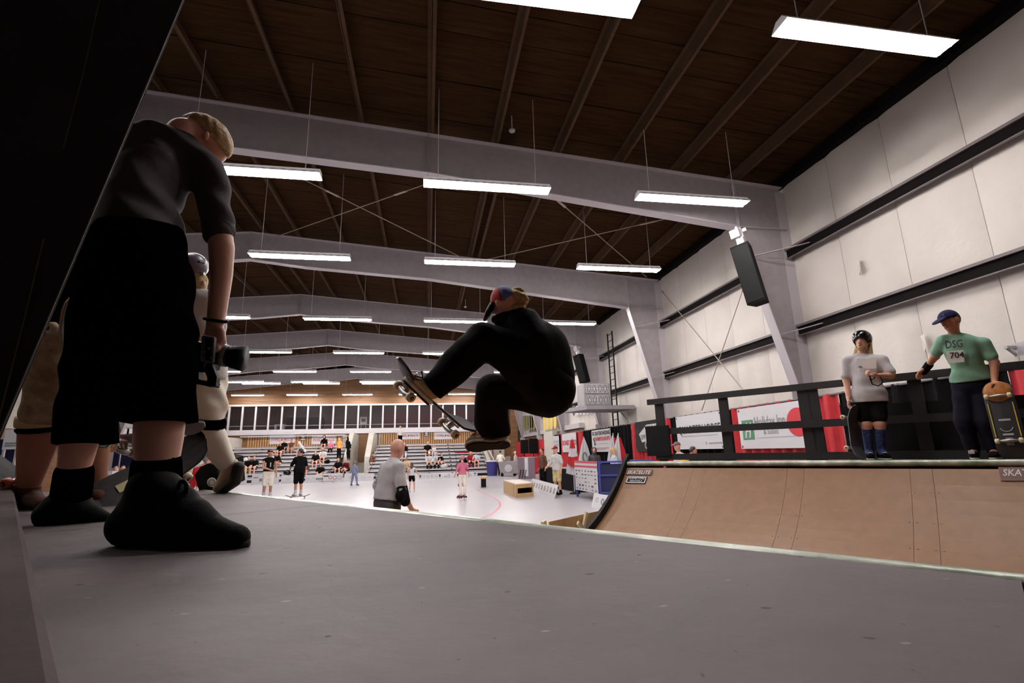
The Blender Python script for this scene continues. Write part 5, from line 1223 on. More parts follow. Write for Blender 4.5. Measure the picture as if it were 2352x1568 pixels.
# girl with long hair
t3, b, s = stand(945, 1130, 1061, (.3, 1, 0), 'girl with long brown hair, white vest and black shorts, seen from behind', dict(skin=SK1, shirt=(K_white, .1, -.02), legs=(K_black, .55), hair=(H_brown, 'long'), shoes=K_white), False, .018, elR=(.3, .05, 1.15), wrR=(.42, .1, .98), anR=(.17, .02, .1), knR=(.14, .06, .5))
for sx in (-.13, .18): skateboard('roller skate plate under the girl in white vest, %s foot' % ('near' if sx < 0 else 'far'), b+A(sx*s, 0, .085), A(.2, .9, 0), A(.9, -.2, 0), -ZV, .26, .1, M_owheel) if False else None
# pink roller skater
t4, b, s = stand(1062, 1140, 1046, (-.45, .9, 0), 'roller skater in pink top, white tights and pink knee pads', dict(skin=SK1, shirt=(K_pink, .9, .02), legs=(K_cream, 1.9), shoes=mat('dusty pink boot', (196, 150, 152)), hat=('helmet', mat('pink shell', (190, 120, 130), rough=.4)), hair=(H_brown, 'short')), False, .016, elL=(-.28, -.04, 1.16), wrL=(-.33, .05, .95), elR=(.28, .0, 1.16), wrR=(.36, .05, .95), knR=(.12, -.02, .5), lift=.09)
f_ = unit(A(-.45, .9, 0)); r_ = np.cross(f_, ZV)
for q in (-1, 1):
    k_ = b + s*(r_*q*.11+f_*.03+ZV*.5); blob('knee_pad', [ell(k_, (.09*s, .09*s, .11*s))], mat('raspberry pad', (176, 44, 78), rough=.6), t4, .016, .01)
    e_ = b + s*(r_*q*.28+ZV*1.14); blob('elbow_pad', [ell(e_, (.06*s, .06*s, .09*s))], mat('raspberry pad', (176, 44, 78)), t4, .016, .01)
    a_ = b + s*(r_*q*.12+f_*.05+ZV*.04)
    part('skate_plate', M_black, t4, lambda b: b.box(a_-ZV*.03, (.3*s, .07, .03), (f_, r_, ZV)))
    for k in (-.1, .1):
        for j in (-.035, .035): part('wheel', M_maroonw if False else mat('maroon wheel', (120, 40, 52)), t4, lambda b: b.rev(a_+f_*k*s+r_*j-ZV*.058, r_, [(-.016, .012), (-.015, .031), (.015, .031), (.016, .012)], 10))
# man at the booth table
t5, b, s = stand(1282, 1136, 1024, (-.75, -.5, 0), 'man in white t-shirt, khaki shorts and red cap standing at the black table', dict(skin=SK1, shirt=(K_white, .9, .08), legs=(K_khaki, .95), shoes=K_black, socks=(K_black, .15), hat=('cap', K_red), fat=1.05), False, .018, elR=(.26, .04, 1.12), wrR=(.2, .3, 1.02), lean=.03)
part('shirt_line', M_lgrey, t5, lambda b_: b_.box(b + s*(unit(A(-.75, -.5, 0))*.15+ZV*1.3), (.3, .01, .03), (unit(A(-.5, .75, 0)), unit(A(.75, .5, 0)), ZV)))
# vendor behind the table, hooded woman and blond person behind the barrier
stand(1247, 1104, 1029, (-.9, -.35, 0), 'bearded vendor in brown top standing behind the black table', dict(skin=SK2, shirt=(K_brown, 1.9, .1), legs=(K_black, 1.9), shoes=K_black, hair=(H_dark, 'short')), False, .022, 21.0, lean=.06)
stand(1365, 1110, 1027, (-.3, -.9, 0), 'person in grey hood behind the blue barrier under the championships banner', dict(skin=SK1, shirt=(K_dgrey, 1.9, .1), legs=(K_navy, 1.9), shoes=K_black, hood=True, fat=1.2, top_name='hoodie'), False, .02, 19.0)
stand(1413, 1110, 1026, (-.9, .1, 0), 'person with long blond hair in pale top behind the blue barrier', dict(skin=SK1, shirt=(K_lblue, 1.9, .1), legs=(K_navy, 1.9), shoes=K_black, hair=(H_blond, 'long'), fat=1.2), False, .02, 16.5, lean=.1)
# two people behind the far deck
stand(1543, 0, 1026, (.9, -.4, 0), 'person in yellow top half hidden by the rail post', dict(skin=SK2, shirt=(K_yellow, .9, .1), legs=(K_black, 1.9), shoes=K_black, hair=(H_dark, 'short')), False, .02, 12.5, lean=.8)
stand(1564, 0, 1014, (-.95, -.15, 0), 'person in mauve cap and white t-shirt below the quarter banner', dict(skin=SK1, shirt=(K_white, .9, .1), legs=(K_navy, 1.9), shoes=K_black, hat=('cap', mat('cloth mauve', (120, 84, 96))), fat=1.2), False, .016, 13.0, lean=.1)
# further people
stand(1150, 1092, 1034, (.3, .9, 0), 'person in cream t-shirt and black trousers near the blue bin', dict(skin=SK1, shirt=(K_cream, .9, .1), legs=(K_black, 1.9), shoes=K_black, hair=(H_dark, 'short')), False, .026, elR=(.3, .1, 1.12), wrR=(.38, .2, .9))
stand(1184, 1092, 1036, (-.8, .5, 0), 'white-capped person in pale top and red trousers by the far red drape', dict(skin=SK1, shirt=(K_white, .9, .1), legs=(K_red, 1.9), shoes=K_black, hat=('cap', K_white)), False, .026, 34.0)
stand(855, 1085, 1037, (.6, .7, 0), 'dark clothed person standing at the aisle gate', dict(skin=SK2, shirt=(K_brown, 1.9, .2), legs=(K_black, 1.9), shoes=K_black, hair=(H_dark, 'short')), False, .026, 36.0, lean=.1)
stand(816, 1106, 1059, (.4, .8, 0), 'child in dusty blue outfit wearing a pale helmet, striding on the floor', dict(skin=SK1, shirt=(K_blue, 1.9, .1), legs=(K_blue, 1.95), shoes=K_dgrey, hat=('helmet', M_gshell)), False, .018, 26.0, anL=(-.28, .05, .09), anR=(.3, -.05, .09), knL=(-.19, .05, .5), knR=(.2, 0, .5), toL=(-.3, .2, .04), toR=(.34, .1, .04))
stand(766, 1100, 1078, (.2, -.9, 0), 'small child in dark trousers in front of the sponsor boards', dict(skin=SK1, shirt=(K_black, 1.9, .1), legs=(K_black, 1.9), shoes=K_white), False, .018, 31.5)
t6, b, s = stand(441, 1128, 1048, (.8, -.3, 0), 'crouching person in pink-red top and grey helmet seen beside the cameraman', dict(skin=SK1, shirt=(K_red, 1.9, .1), legs=(K_cream, 1.9), shoes=K_white, hat=('helmet', M_gshell)), False, .02, 13.0, lean=.7)

# ------------------------------------------------------------------ spectators on the bleachers
SEATGRP = 'spectators on the bleachers'
def seat(x, yh, lab, o, lean=0.0, s=1.0, side=0.0, floor=None, st=False, **kw):
    best = None
    for j in range(9):
        hz = ROWZ(j) + (1.5 if st else .68)*s; p = onY(x, 1040, ROWY(j)); q = ROT @ (A(p[0], ROWY(j), hz)-CAM); e = abs(784+FPX*q[1]/q[2]-yh)
        if best is None or e < best[0]: best = (e, j, p[0])
    _, j, xx = best; b = A(xx, ROWY(j)-.02, ROWZ(j)+.025+.02*0)
    if st: P = pose(A(xx, ROWY(j)+.35, ROWZ(j)-.035), (side, -1, 0), STAND, s, lean, **kw)
    else: P = pose(b+ZV*.0, (side, -1, 0), SIT, s, lean, **kw)
    return person(lab, P, o, s, .028, SEATGRP)
def O(top, bot, ln=1.0, sl=.9, hair=(H_dark, 'short'), sk=SK1, **k): return dict(dict(skin=sk, shirt=(top, sl, .05), legs=(bot, ln), shoes=K_dgrey, hair=hair), **k)
seat(551, 1058, 'spectator in grey shirt and dark trousers at the stair-wing end of the aisle-side bleacher', O(K_dgrey, K_black, 1.9), .2)
seat(573, 1060, 'spectator in black top and tan trousers, second from the stair wing', O(K_black, K_khaki, 1.9), .25, side=.3)
seat(588, 1053, 'spectator in black t-shirt with white chest mark and grey shorts', O(K_black, K_dgrey, .9), .1)
seat(627, 1047, 'spectator in white t-shirt behind the player in the vest', O(K_white, K_khaki, .9, hair=(H_brown, 'short')), .1)
seat(644, 1046, 'spectator in black t-shirt bending forward between the two floor players', O(K_black, K_khaki, 1.9, sk=SK2), .5, side=-.5)
seat(652, 1014, 'spectator in black top high below the lettered banner, with pale collar', O(K_black, K_black, .9), .1)
seat(645, 1023, 'spectator with sandy hair in black top, beside the pale collared one', O(K_black, K_brown, .9, hair=(H_sandy, 'short')), .3)
seat(669, 1018, 'bare shouldered spectator high beside the lettered banner', O(K_brown, K_khaki, .8, 0.1, sk=SK2), .2)
seat(697, 1018, 'spectator in loose white hoodie leaning forward', O(K_white, K_black, 1.0, 1.9, hood=True, fat=1.25), .5, side=-.8)
seat(744, 1008, 'spectator in black hood with bare legs on the top row', O(K_black, K_black, .5, 1.9, hood=True), .2)
seat(760, 1014, 'small child in black and pink on the top row', O(K_pink, K_black, 1.9, 1.9), .1, .8)
seat(777, 1010, 'standing person in orange shirt and black trousers high on the bleacher', O(K_orange, K_black, 1.9, 1.0, hair=(H_brown, 'short')), 0, .95, -.6, None, True)
seat(799, 1011, 'dark hooded person standing against the aisle wing wall', O(K_black, K_black, 1.9, 1.9, hood=True), .25, .95, -1, None, True)
seat(727, 1040, 'spectator in black t-shirt with hands together, left of the white-shirted one', O(K_black, K_maroon, .9), .25)
seat(743, 1038, 'spectator in white t-shirt and black shorts with long hair', O(K_white, K_black, .7, hair=(H_dark, 'long')), .2)
seat(739, 1066, 'bald spectator in black t-shirt on the lowest rows', O(K_black, K_khaki, .7, hair=None), .1)
seat(779, 1060, 'spectator in wide black dress with bare knees and long hair on the lowest rows', O(K_black, K_black, .5, hair=(H_brown, 'long'), fat=1.3), .1)
seat(800, 1064, 'spectator in maroon top with white hair beside the black dress', O(K_maroon, K_black, 1.9, 1.9, hair=(H_grey, 'short')), .3, .95, -.5)
seat(706, 1068, 'slumped spectator in dark patterned clothes beside the bald one', O(K_brown, K_dgrey, 1.9, 1.9), .6, .85)
seat(914, 1026, 'spectator in black top with bare legs behind the bald man', O(K_black, K_black, .6, hair=(H_brown, 'long')), .2)
seat(929, 1026, 'spectator in dark jacket and pale trousers behind the bald man', O(K_black, K_lblue, 1.9, 1.9, hair=(H_brown, 'long')), .2)
seat(982, 1020, 'man in black polo sitting high on the bin-side bleacher', O(K_black, K_dgrey, 1.0), .05, 1.1)
seat(996, 1027, 'small child in white beside the man in black polo', O(K_white, K_lblue, 1.9, 1.0), .1, .75)
seat(924, 1052, 'spectator in black t-shirt low behind the girl in white', O(K_black, K_khaki, .8), .2)
seat(934, 1057, 'spectator in tan top low behind the girl in white', O(K_khaki, K_khaki, .8, hair=(H_brown, 'short'), sk=SK2), .3, .95)
seat(986, 1044, 'spectator in white shirt and black trousers wearing a pale cap', O(K_white, K_black, 1.9, 1.9, hair=None, hat=('cap', K_cream)), .35)
seat(1003, 1048, 'spectator in grey shirt beside the pale-capped one', O(K_grey, K_black, 1.9, 1.9), .3)
seat(1009, 1044, 'spectator in black with crossed legs above the grey shirt', O(K_black, K_black, 1.9), .3, .9, .8)
seat(1081, 1042, 'spectator in red top below the rear shoe', O(K_red, K_maroon, 1.9, 1.9, hair=(H_blond, 'long')), .15)
seat(1093, 1041, 'spectator in pale blue shirt and black shorts below the rear shoe', O(K_lblue, K_black, .7, hair=(H_grey, 'short')), .15)
p = onY(919, 1004, ROWY(8)+.45)
person('pale shirted spectator standing behind the top row beside the bald head', pose((p[0], ROWY(8)+.45, ROWZ(8)-.035), (0, -1, 0), STAND, .95), O(K_white, K_black, 1.9), .95, .028, SEATGRP)
# things left on the benches
def bag(x, y, j, m, lab, sz=.3):
    q = onY(x, y, ROWY(j)); c = A(q[0], ROWY(j), ROWZ(j)+.025+sz*.42)
    t = thing('bag', lab, 'bag', c, 'bags on the bleachers')
    blob('body', [ell(c, (sz*.7, sz*.45, sz*.42)), ell(c+A(sz*.2, 0, .05), (sz*.4, sz*.4, sz*.4))], m, t, .03, .03); part('strap', M_black, t, lambda b: b.tube([c+A(-sz*.4, 0, sz*.2), c+A(0, -.05, sz*.6), c+A(sz*.4, 0, sz*.2)], .02, 5))
bag(1064, 1068, 2, K_black, 'black backpack beside the pink skater', .42)
bag(1052, 1072, 1, K_dgrey, 'grey bag on the lower bench under the flying board', .35)
bag(1020, 1070, 1, K_grey, 'pale bag on the lower bench beside the grey shirt', .35)
bag(757, 1075, 0, K_dgrey, 'dark bag beside the bald spectator', .35)
bag(720, 1046, 3, K_brown, 'brown bag beside the hand-clasping spectator', .3)
bag(752, 1050, 3, K_black, 'black bag beside the white t-shirt spectator with long hair', .3)
bag(563, 1042, 4, K_white, 'white bundle on a bench near the stair wing', .35)
bl = thing('blanket', 'red folded blanket on a bench under the rear shoe', 'blanket', A(onY(1065, 1036, ROWY(5))[0], ROWY(5), ROWZ(5)))
blob('cloth', [ell(A(onY(1065, 1036, ROWY(5))[0], ROWY(5), ROWZ(5)+.07), (.7, .2, .06))], K_red, bl, .03, .03, (), (.01, 20, (1, .3, 0), 0))

# ------------------------------------------------------------------ sponsor boards along the bleachers
def board(x0, x1, yb, ytop, lab, prints, m=M_print, lean=.12, dd=None):
    a, c = onZ(x0, yb[0], 0.0), onZ(x1, yb[1], 0.0)
    if dd: a = A(a[0], dd, 0); c = A(c[0], dd, 0); a[0] = onY(x0, yb[0], dd)[0]; c[0] = onY(x1, yb[1], dd)[0]
    h = hgt(a, ytop); r = unit(c-a); bk = np.cross(ZV, r); u = unit(ZV+bk*lean); n = np.cross(r, u); W_ = np.linalg.norm(c-a)
    t = thing('sponsor_board', lab, 'board', (a+c)/2, 'sponsor boards on the floor')
    part('board', m, t, lambda b: b.quad(a+n*0, c, c+u*h, a+u*h, .02))
    part('strut', M_grey, t, lambda b: [b.bar(a+(c-a)*k+u*h*.8+bk*.03, a+(c-a)*k+bk*(.35*h+.05)+ZV*.02, .03, .02) for k in (.15, .85)])
    for k, (kind, pm, u0, v0, sz) in enumerate(prints):
        o = a + (c-a)*u0 + u*h*v0 + n*.004; z = sz*h
        if kind == 'ring': part('ring_logo', pm, t, lambda b: b.tube([o+r*z*math.cos(q)+u*z*math.sin(q) for q in np.linspace(0, 2*math.pi, 15)], z*.16, 5, caps=False))
        elif kind == 'box': part('box_logo', pm, t, lambda b: [b.bar(o+r*z*i+u*z*j, o+r*z*i2+u*z*j2, z*.25, .006, n) for i, j, i2, j2 in ((-1, -1, 1, -1), (1, -1, 1, 1), (1, 1, -1, 1), (-1, 1, -1, -1))])
        elif kind == 'bar': part('bar_logo', pm, t, lambda b: b.box(o, (z*4, z, .006), (r, u, n)))
        else: text('lettering', kind, pm, o, r, u, z, t)
    return t
YB = 32.2
SB = [(534, 566, 'sponsor board with blue edge print beside the lifted shoe', [('bar', M_navy, .3, .6, .12)]),
      (577, 640, 'sponsor board with a big grey emblem behind the vest player', [('bar', M_grey, .15, .7, .12), ('bar', M_grey, .5, .45, .3), ('bar', M_lgrey, .5, .7, .1)]),
      (645, 676, 'plain sponsor board between the vest player and the black t-shirt', [('bar', M_lgrey, .5, .5, .08)]),
      (700, 739, 'sponsor board with small grey prints and a blue bar', [('ring', M_lgrey, .2, .5, .12), ('bar', M_lgrey, .5, .6, .08), ('bar', M_grey, .85, .45, .22)]),
      (741, 786, 'sponsor board with black bar and three round logos', [('bar', M_ink, .15, .7, .14), ('ring', M_rprint, .38, .55, .18), ('ring', M_grey, .6, .5, .2), ('box', M_grey, .84, .5, .18)]),
      (790, 836, 'pale sponsor board behind the blue child', [('ring', M_lgrey, .3, .5, .12), ('bar', M_lgrey, .6, .5, .1), ('ring', M_lgrey, .9, .5, .12)]),
      (838, 858, 'short pale sponsor board beside the bald man', [('bar', M_lgrey, .5, .5, .1)]),
      (910, 963, 'pale sponsor board behind the girl in white', [('ring', M_lgrey, .25, .5, .14), ('bar', M_lgrey, .6, .5, .1)]),
      (967, 1008, 'sponsor board with four grey outline logos', [('box', M_grey, .15, .5, .18), ('ring', M_grey, .38, .5, .2), ('ring', M_grey, .62, .5, .2), ('box', M_grey, .86, .5, .18)]),
      (1012, 1050, 'sponsor board with black lettering beside the pink skater', [('bar', M_grey, .5, .75, .1), ('Skaboards', M_ink, .2, .3, .22)]),
      (1064, 1097, 'sponsor board with round grey and blue badges beside the pink skater', [('ring', M_grey, .18, .5, .2), ('ring', M_grey, .5, .5, .22), ('ring', M_navy, .82, .55, .2), ('bar', M_navy, .82, .85, .14)])]
for x0, x1, lab, pr_ in SB: board(x0, x1, (1107, 1106), 1087 if x0 > 700 else 1090, lab, pr_, dd=YB)
# skateboard lying by the boards
skateboard('long dark board lying on the floor before the sponsor boards', A(onY(753, 1103, 31)[0], 31, .1), A(1, .1, 0), A(-.1, 1, 0), -ZV, 1.0, .24)

# ------------------------------------------------------------------ booths
tb_ = thing('table', 'long table under a black cloth along the booths', 'table', (5.6, 20.5, 0))
ta, tc = A(5.05, 22.9, 0), A(5.45, 18.2, 0); td = unit(tc-ta); tn = np.cross(ZV, td)
if tn[0] < 0: tn = -tn
part('table_top', M_black, tb_, lambda b: b.prism([ta+ZV*.74, tc+ZV*.74, tc+tn*.75+ZV*.74, ta+tn*.75+ZV*.74], ZV*.03))
part('tablecloth', K_black, tb_, lambda b: (b.quad(ta, tc, tc+ZV*.78, ta+ZV*.78, .015), b.quad(tc, tc+tn*.75, tc+tn*.75+ZV*.78, tc+ZV*.78, .015), b.quad(ta+ZV*.78, tc+ZV*.78, tc+tn*.75+ZV*.78, ta+tn*.75+ZV*.78, .012)))
for k in (0.05, .95):
    for j in (.08, .66): part('leg', M_steel, tb_, lambda b: b.bar(ta+(tc-ta)*k+tn*j, ta+(tc-ta)*k+tn*j+ZV*.73, .04, .04))
pp = thing('paper_stack', 'white papers and pale box on the black booth table', 'paper', ta+(tc-ta)*.6+tn*.4+ZV*.79); part('sheet', M_white, pp, lambda b: b.box(ta+(tc-ta)*.6+tn*.4+ZV*.81, (.5, .9, .05), (tn, td, ZV))); part('cover', M_lgrey, pp, lambda b: b.box(ta+(tc-ta)*.62+tn*.4+ZV*.838, (.3, .4, .012), (tn, td, ZV)))
# grey display case behind
dc = thing('display_counter', 'mauve grey display counter with white label strip beyond the black table', 'counter', onZ(1210, 1102, 0))
q0, q1 = onZ(1190, 1099, 0), onZ(1222, 1104, 0); q1 = A(q1[0]+.5, q0[1]-1.0, 0); rr = unit(q1-q0); bk = np.cross(ZV, rr)
hh_ = hgt(q0, 1051)
part('front', mat('mauve grey board', (116, 98, 108), rough=.5), dc, lambda b: b.quad(q0, q1, q1+ZV*hh_, q0+ZV*hh_, .03)); part('top', M_box, dc, lambda b: b.prism([q0+ZV*hh_, q1+ZV*hh_, q1+bk*.7+ZV*hh_, q0+bk*.7+ZV*hh_], ZV*.03))
part('label_strip', M_print, dc, lambda b: b.quad(q0+(q1-q0)*.42-bk*.01+ZV*.15, q0+(q1-q0)*.62-bk*.01+ZV*.15, q0+(q1-q0)*.62-bk*.01+ZV*hh_, q0+(q1-q0)*.42-bk*.01+ZV*hh_, .01)); part('leg', M_black, dc, lambda b: [b.bar(q0+rr*k+ZV*0, q0+rr*(k+.15)+ZV*.5-bk*.02, .03, .03) for k in (.1, .3, .5)])
bo = onZ(1228, 1106, 0); bt = thing('bottle', 'white spray bottle on the booth counter', 'bottle', (bo[0], bo[1], .9)); bq = A(5.4, 22.4, .79); bt.location = bq
part('body', M_white, bt, lambda b: b.rev(bq, ZV, [(0, .05), (.01, .055), (.16, .055), (.2, .02), (.24, .018), (.25, .03), (.28, .005)], 12)); part('cap', M_black, bt, lambda b: b.rev(bq+ZV*.28, ZV, [(0, .02), (.04, .015), (.05, .001)], 10))
# boards leaning on the tables
MIX = [('ring', M_grey, .06+.11*k, .5, .2) if k % 3 else ('box', M_ink, .06+.11*k, .5, .18) for k in range(9)]
board(1216, 1273, (1122, 1144), 1097, 'long white sponsor board with a row of dark logos leaning on the black table', MIX, lean=.35)
board(1358, 1412, (1163, 1175), 1131, 'white sponsor board with square and round outline logos beside the ramp fin', [('box', M_lgrey, .2, .55, .16), ('ring', M_grey, .45, .5, .2), ('ring', M_grey, .68, .5, .2), ('box', M_rprint, .9, .5, .18)], lean=.3)
# wooden box
q = onZ(1187, 1143, 0); q2 = onZ(1226, 1139, 0); q3 = onZ(1157, 1130, 0); hb_ = .42
fb = thing('grind_box', 'low plywood grind box with a black slot, on the pale floor before the booths', 'box', q)
q4 = q2+(q3-q)
part('side_panel', M_ply, fb, lambda b: b.quad(q3, q, q+ZV*hb_, q3+ZV*hb_, .02)); part('end_frame', M_ply, fb, lambda b: (b.quad(q, q2, q2+ZV*.13, q+ZV*.13, .03), b.quad(q+ZV*.3, q2+ZV*.3, q2+ZV*hb_, q+ZV*hb_, .03), b.quad(q+ZV*.13, q+(q2-q)*.06+ZV*.13, q+(q2-q)*.06+ZV*.3, q+ZV*.3, .03), b.quad(q+(q2-q)*.94+ZV*.13, q2+ZV*.13, q2+ZV*.3, q+(q2-q)*.94+ZV*.3, .03)))
part('slot_back', M_black, fb, lambda b: b.quad(q+(q3-q)*.2, q2+(q3-q)*.2, q2+(q3-q)*.2+ZV*.38, q+(q3-q)*.2+ZV*.38, .01)); part('back_panel', M_ply, fb, lambda b: (b.quad(q2, q4, q4+ZV*hb_, q2+ZV*hb_, .02), b.quad(q4, q3, q3+ZV*hb_, q4+ZV*hb_, .02)))
part('top', mat('pale box top', (206, 190, 178), rough=.5), fb, lambda b: b.prism([q3+ZV*hb_, q+ZV*hb_, q2+ZV*hb_, q4+ZV*hb_], ZV*.025))
# manual pad
q = onZ(1111, 1119, 0); mp_ = thing('bench', 'small dark bench standing alone on the pale floor beyond the red line', 'bench', q)
part('top', M_ply, mp_, lambda b: b.bar(q+A(.14, 1.3, .4), q+A(-.02, -.1, .4), .26, .06)); 
for k, dx_ in ((.0, A(.12, 1.15, 0)), (1, A(0, .05, 0))): part('leg', M_black, mp_, lambda b: b.box(q+dx_+ZV*.19, (.22, .08, .37)))
# blue bin
q = onZ(1131, 1092, 0); bn_ = thing('bin', 'dark blue round bin with white rim at the end of the bleacher', 'bin', q)
part('body', mat('blue plastic', (48, 46, 116), rough=.4), bn_, lambda b: b.rev(q, ZV, [(0, .3), (.02, .32), (.9, .42)], 20)); part('rim', M_white, bn_, lambda b: b.rev(q+ZV*.88, ZV, [(0, .41), (.02, .46), (.07, .46), (.09, .4)], 20))
# blue barrier with sponsor sheet
q0, q1 = onZ(1327, 1140, 0), onZ(1380, 1152, 0); q2 = q1 + unit(A(1, -.25, 0))*1.6; M_bl = mat('blue steel', (66, 74, 150), rough=.4)
ba = thing('barrier', 'blue steel frame cart with shelves beside the ramp fin', 'cart', (q0+q1)/2)
hz_ = hgt(q1, 1061)
for a_ in (q0, q1, q2, q2+(q0-q1)): part('post', M_bl, ba, lambda b: b.bar(a_, a_+ZV*hz_, .06, .06))
for z in (.25, .75, hz_):
    part('rail', M_bl, ba, lambda b: (b.bar(q0+ZV*z, q1+ZV*z, .05, .05), b.bar(q1+ZV*z, q2+ZV*z, .05, .05), b.bar(q2+ZV*z, q2+(q0-q1)+ZV*z, .05, .05)))
part('side_panel', mat('navy panel', (26, 30, 74), rough=.5), ba, lambda b: b.quad(q1+ZV*.2+A(.02, .03, 0), q2+ZV*.2+A(0, .03, 0), q2+ZV*(hz_-.06)+A(0, .03, 0), q1+ZV*(hz_-.06)+A(.02, .03, 0), .01))
part('shelf', M_box, ba, lambda b: b.prism([q0+ZV*.75, q1+ZV*.75, q2+ZV*.75, q2+(q0-q1)+ZV*.75], ZV*.02))
for k, (f_, z, w_, h_, m) in enumerate(((.35, .78, .45, .2, M_white), (.7, .78, .3, .3, M_dark), (.5, .28, .5, .25, M_white), (.8, .28, .3, .35, M_grey))):
    c = q1+(q2-q1)*f_+A(0, .35, 0); t = thing('storage_box', ('white carton on the upper cart shelf', 'dark carton on the upper cart shelf', 'white carton low in the blue cart', 'grey tub low in the blue cart')[k], 'box', c+ZV*z, 'boxes on the blue cart')
    part('body', m, t, lambda b: b.box(c+ZV*(z+h_/2), (w_, .3, h_))); part('lid', m, t, lambda b: b.box(c+ZV*(z+h_), (w_+.02, .32, .02)))
bs_ = thing('banner', 'white sponsor sheet with red head stripe hung on the blue cart', 'banner', (q0+q1)/2, 'banners on the drapes')
r = unit(q1-q0); nn = np.cross(r, ZV); nn = nn if nn @ (CAM-q0) > 0 else -nn; o0 = q0+nn*.06+ZV*(hz_*.2); W_ = np.linalg.norm(q1-q0); H_ = hz_*.82
part('sheet', M_print, bs_, lambda b: b.quad(o0, o0+r*W_, o0+r*W_+ZV*H_, o0+ZV*H_, .006))
for v0, v1 in ((.93, 1.0), (.79, .85)): part('stripe', mat('red stripe', (196, 60, 72)), bs_, lambda b: b.quad(o0+nn*.008+ZV*H_*v0, o0+r*W_+nn*.008+ZV*H_*v0, o0+r*W_+nn*.008+ZV*H_*v1, o0+nn*.008+ZV*H_*v1, .004))
text('lettering', 'SPONSORS', M_rprint, o0+nn*.012+r*W_*.2+ZV*H_*.865, r, ZV, H_*.05, bs_, width=W_*.6) if False else None
random.seed(3)
def lg(b):
    for i in range(7):
        for j in range(6):
            if random.random() < .12: continue
            c = o0+nn*.008+r*W_*(.09+.137*i)+ZV*H_*(.08+.125*j); z = random.uniform(.25, .5)
            b.box(c, (W_*.07*random.uniform(.5, 1.2), .004, H_*.06*z*1.6), (r, nn, ZV))
for mm, sd_ in ((M_ink, 3), (M_grey, 5)):
    random.seed(sd_); o_ = part('logo_grid', mm, bs_, (lambda b: [b.box(o0+nn*.008+r*W_*(.09+.137*i)+ZV*H_*(.07+.12*j), (W_*.06*random.uniform(.4, 1.3), .004, H_*random.uniform(.02, .05)), (r, nn, ZV)) for i in range(7) for j in range(6) if random.random() < .5])); o_['kind'] = 'stuff'
# flags
def flag(x, ytop, yb, d, kind, lab):
    b0 = dep(x, yb, d); t0 = dep(x, ytop, d); b0 = A(t0[0], t0[1], 0); t = thing('flag', lab, 'flag', b0, 'flags by the booths')
    part('pole', M_steel2, t, lambda b: b.tube([b0, t0+ZV*.06], .018, 6)); part('foot', M_black, t, lambda b: b.rev(b0, ZV, [(0, .2), (.03, .2), (.08, .04)], 12))
    rt = unit(np.cross(ZV, toward(b0)))*(-1); rt = -rt
    H = 1.25 if kind == 'maple' else 1.0
    def band(nm, m, v0, v1, ua=-.5, ub=.5):
        V = []; F = []; n = 10
        for i in range(n+1):
            u = ua+(ub-ua)*i/n
            for k in range(4):
                v = v0+(v1-v0)*k/3; wd = .05+.5*v**.8
                V.append(t0 - ZV*H*v*(1-.12*abs(u)) + rt*(u*wd) + toward(b0)*(.02+.045*v*math.sin(u*16)))
        for i in range(n):
            for k in range(3): o = i*4+k; F.append((o, o+1, o+5, o+4))
        return obj(nm, raw_mesh(nm, V, F, True), m, t)
    M_fr = mat('flag red', (178, 30, 36), rough=.75)
    if kind == 'maple':
        band('red_cloth', M_fr, 0, .26); band('white_cloth', M_print, .26, .5); band('red_cloth', M_fr, .5, .72); band('white_cloth', M_print, .72, 1.0)
        c = t0 - ZV*H*.66 + toward(b0)*.1
        part('maple_leaf', M_fr, t, lambda b: b.add([c+rt*u*.2+ZV*v*.24 for u, v in ((0, 1), (.2, .55), (.42, .7), (.38, .25), (.85, .35), (.7, -.05), (1, -.2), (.3, -.45), (.05, -.42), (.05, -.8), (-.05, -.8), (-.05, -.42), (-.3, -.45), (-1, -.2), (-.7, -.05), (-.85, .35), (-.38, .25), (-.42, .7), (-.2, .55))], [tuple(range(19))]))
    elif kind == 'white':
        band('white_cloth', M_print, 0, 1.0); c = t0-ZV*.7+toward(b0)*.09
        part('emblem', M_green, t, lambda b: b.tube([c+rt*.07*math.cos(a)+ZV*.16*math.sin(a) for a in np.linspace(0, 5, 10)], .02, 5))
    else:
        band('white_cloth', M_print, 0, 1.0, -.5, .1); band('red_cloth', M_fr, .1, 1.0, .1, .5); band('navy_cloth', M_navy, .75, 1.0, -.3, .0)
flag(1314, 1009, 1078, 18.0, 'maple', 'red and white maple leaf flag hanging before the bones banner')
flag(1341, 1006, 1056, 19.5, 'white', 'white flag with green emblem hanging before the black drape')
flag(1408, 998, 1056, 18.0, 'mix', 'red and white flag hanging beside the championships banner')
flag(1420, 998, 1056, 17.0, 'stripe', 'red striped flag hanging behind the blond person')
